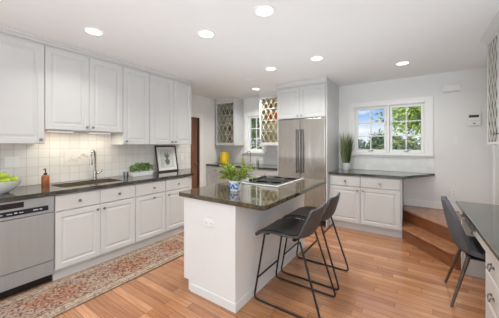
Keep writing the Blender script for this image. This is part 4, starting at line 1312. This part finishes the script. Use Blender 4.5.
lathe_thing('drinking_glass', 'small clear glass on the counter left of the herb planter', 'glass', (-3.25, 1.775, zc), [(0.024, 0), (0.028, 0.003), (0.032, 0.085), (0.029, 0.085), (0.026, 0.01), (0, 0.008)], M['clear'])

# framed print leaning on the tile
fp = thing('framed_print', 'dark-framed botanical print leaning on the tile', 'picture', (-3.425, 2.61, zc + 0.002), RZL)
# local frame: x right, z up, tilted back (y grows toward the wall)
wP, hP = 0.42, 0.448
tilt = R(-11)
def tb(o):
    o.rotation_euler = (tilt, 0, 0)
    return o
tb(MB().box(-wP / 2, wP / 2, 0.0, 0.014, 0.0, 0.025).box(-wP / 2, wP / 2, 0.0, 0.014, hP - 0.025, hP).box(-wP / 2, -wP / 2 + 0.025, 0.0, 0.014, 0.025, hP - 0.025).box(wP / 2 - 0.025, wP / 2, 0.0, 0.014, 0.025, hP - 0.025).build('frame', M['dark_wood'], fp, bevel=0.002))
tb(MB().box(-wP / 2 + 0.025, wP / 2 - 0.025, 0.006, 0.012, 0.025, hP - 0.025).build('mat_board', M['paper'], fp))
tb(MB().box(-0.125, 0.125, 0.0048, 0.0058, 0.07, hP - 0.07).build('print_sheet', M['print_paper'], fp))
b = MB()
for (x0, x1, z0, z1) in ((-0.118, 0.118, 0.078, 0.081), (-0.118, 0.118, hP - 0.081, hP - 0.078), (-0.118, -0.115, 0.081, hP - 0.081), (0.115, 0.118, 0.081, hP - 0.081)):
    b.box(x0, x1, 0.0040, 0.0046, z0, z1)
tb(b.build('border_line', M['ink_line'], fp))
b = MB()
bl = []
for k in range(20):
    a = 2 * PI * k / 20
    bl.append((0.005 + 0.045 * math.cos(a) * (1 + 0.1 * math.sin(3 * a)), 0.165 + 0.052 * math.sin(a)))
def flat_poly(b, pts, y0, y1):
    lo = [b.bm.verts.new((x, y0, z)) for x, z in pts]
    hi = [b.bm.verts.new((x, y1, z)) for x, z in pts]
    b.bm.faces.new(lo)
    b.bm.faces.new(hi[::-1])
    for i in range(len(pts)):
        j = (i + 1) % len(pts)
        b.bm.faces.new((lo[i], hi[i], hi[j], lo[j]))
flat_poly(b, bl, 0.0034, 0.0040)
for ang, l_, w_ in ((2.0, 0.13, 0.022), (1.72, 0.16, 0.02), (1.4, 0.15, 0.022), (1.1, 0.12, 0.02)):
    c_, s_ = math.cos(ang), math.sin(ang)
    o_ = (0.0, 0.20)
    flat_poly(b, [(o_[0], o_[1]), (o_[0] + c_ * l_ * 0.5 - s_ * w_ / 2, o_[1] + s_ * l_ * 0.5 + c_ * w_ / 2), (o_[0] + c_ * l_, o_[1] + s_ * l_), (o_[0] + c_ * l_ * 0.5 + s_ * w_ / 2, o_[1] + s_ * l_ * 0.5 - c_ * w_ / 2)], 0.0030, 0.0036)
tb(b.build('plant_print', M['ink'], fp))

# ------------------------------------------------------------------ rug
RX0, RX1, RY0, RY1 = -2.955, -2.345, -0.35, 2.36
rug = thing('runner_rug', 'rust and beige patterned runner rug on the floor along the cabinets', 'rug', (0, 0, 0), 0)
MB().box(RX0, RX1, RY0, RY1, 0.0005, 0.009).build('pile', rug_mat('runner_rug', RX0, RX1, RY0, RY1), rug, bevel=0.003)
b = MB()
rng = random.Random(2)
for k in range(70):
    x = RX0 + 0.006 + k * (RX1 - RX0 - 0.012) / 69
    b.tube([(x, RY1 - 0.002, 0.005), (x + rng.uniform(-0.004, 0.004), RY1 + 0.03, 0.003)], 0.002, 5)
b.build('fringe', M['rug_fringe'], rug)

# ------------------------------------------------------------------ ceiling lights
cans = [(-2.60, 1.10, 'recessed ceiling light above the left counter'),
        (-1.72, 1.76, 'recessed ceiling light between island and sink run'),
        (-1.02, 1.73, 'recessed ceiling light closest to the camera, above the near stool'),
        (-1.72, 3.10, 'recessed ceiling light above the far end of the island'),
        (-1.02, 3.06, 'recessed ceiling light in front of the refrigerator on the stool side'),
        (-0.106, 3.906, 'recessed ceiling light in front of the large window'),
        (-2.59, 4.05, 'recessed ceiling light in front of the far sink window'),
        (-0.106, 1.90, None), (-0.106, 0.2, None), (-1.72, 0.2, None), (-1.02, -1.2, None), (-2.6, -1.2, None)]  # unlabelled entries: lamps without fixtures, added out of view for more light
c0 = None
for x, y, lab in cans:
    if lab:
        if c0 is None:
            c0 = thing('recessed_light', lab, 'light', (x, y, CZ), 0, 'recessed ceiling lights')
            MB().lathe([(0.092, -0.0005), (0.092, -0.006), (0.080, -0.010), (0.070, -0.006), (0.070, -0.0005)], seg=28).build('trim_ring', M['trim'], c0, smooth=True)
            MB().lathe([(0.0, -0.0008), (0.0695, -0.0008), (0.0695, -0.0045), (0.0, -0.0045)], seg=28).build('lens', M['lamp'], c0)
        else:
            dup(c0, (x, y, CZ), 0, lab, 'recessed ceiling lights')
    area('can_light', (x, y, CZ - 0.012), (0, 0, -1), 0.14, 0.14, CAN_POWER * {4.05: 3.4, 3.10: 2.0, 3.06: 2.0}.get(y, 1.0), CAN_COLOR, 'DISK', 150 if y > 3 else 130)
sv = thing('ceiling_vent', 'small white vent on the ceiling beyond the island', 'vent', (-2.28, 3.42, CZ), 0)
MB().box(-0.10, 0.10, -0.05, 0.05, -0.004, -0.0005).build('frame', M['ceiling'], sv, bevel=0.002)
b = MB()
for k in range(6):
    b.box(-0.08, 0.08, -0.040 + k * 0.014, -0.035 + k * 0.014, -0.0055, -0.0041)
b.build('slat', M['ceiling'], sv)

# ------------------------------------------------------------------ outside: trees and a house
def tree(name, label, x, y, h, r, m, seed, n, crown_z=None, ls=(0.10, 0.2), trunk=True):
    t = thing(name, label, 'tree', (x, y, -0.5), 0)
    rng = random.Random(seed)
    cz = crown_z if crown_z is not None else h * 0.62
    tr = MB()
    tr.tube([(0, 0, 0), (0.05, 0, h * 0.3), (0.0, 0.05, cz)], 0.11 * r / 1.5, 8, 0.05)
    tr.build('trunk', M['bark'], t, smooth=True)
    lf = MB()
    tips = []
    for k in range(14):
        a, el = rng.uniform(0, 2 * PI), rng.uniform(-0.2, 1.2)
        l_ = r * rng.uniform(0.6, 0.95)
        p1 = Vector((math.cos(a) * math.cos(el) * l_, math.sin(a) * math.cos(el) * l_, cz + math.sin(el) * l_ * 0.9))
        if k < 10:
            br = MB().tube([(0, 0, cz * rng.uniform(0.6, 0.95)), p1 * 0.5 + Vector((0, 0, cz * 0.45)), p1], 0.045, 6, 0.012)
            br.build('branch', M['bark'], t, smooth=True)
        tips.append(p1)
    for k in range(n):
        c = rng.choice(tips)
        p = c + Vector((rng.gauss(0, 1), rng.gauss(0, 1), rng.gauss(0, 0.9))) * r * 0.27
        lf.leaf(p, Vector((rng.uniform(-1, 1), rng.uniform(-1, 1), rng.uniform(-1, 0.4))), Vector((rng.uniform(-1, 1), rng.uniform(-1, 1), rng.uniform(0, 1))), rng.uniform(*ls), rng.uniform(ls[0] * 0.5, ls[1] * 0.55))
    lf.build('foliage', m, t, recalc=False)
tree('leafy_tree', 'bright yellow-green tree outside the right sash of the large window', 0.52, 9.2, 5.4, 1.30, M['tree_bright'], 3, 7000, 2.9, (0.08, 0.17))
tree('leafy_tree', 'dark green tree far beyond the left sash of the large window', -1.45, 17.6, 2.6, 0.8, M['tree_dark'], 8, 3600, 1.75, (0.12, 0.24))
tree('leafy_tree', 'mixed green and yellow tree outside the far sink window', -7.5, 10.5, 5.0, 2.2, M['tree_mix'], 6, 9000, 2.0, (0.1, 0.2))
for i, (x, y, lab) in enumerate(((-2.35, 12.0, 'low green shrub outside, under the left sash of the large window'), (-1.20, 14.6, 'low green shrub outside, between the sashes of the large window'), (-0.10, 6.35, 'low green shrub outside, under the right sash of the large window'))):
    SHR = (1.12, 1.2, 1.06)
    t = thing('shrub', lab, 'shrub', (x, y, -0.5), 0, 'shrubs outside the large window')
    b = MB()
    rng = random.Random(40 + i)
    for k in range(4200):
        a, el = rng.uniform(0, 2 * PI), rng.uniform(-0.3, 1.5)
        rr = rng.uniform(0.6, 1.0)
        p = Vector((math.cos(a) * math.cos(el) * 1.0, math.sin(a) * math.cos(el) * 0.8, 0.95 + math.sin(el) * 0.95)) * rr * SHR[i]
        b.leaf(p, Vector((rng.uniform(-1, 1), rng.uniform(-1, 1), rng.uniform(-0.5, 1))), Vector((rng.uniform(-1, 1), rng.uniform(-1, 1), 1)), rng.uniform(0.08, 0.15), rng.uniform(0.05, 0.08))
    b.build('foliage', M['tree_mix'] if i == 2 else M['tree_dark'], t, recalc=False)
    MB().tube([(0, 0, 0), (0.02, 0, 0.9)], 0.04, 8, 0.02).build('stem', M['bark'], t, smooth=True)
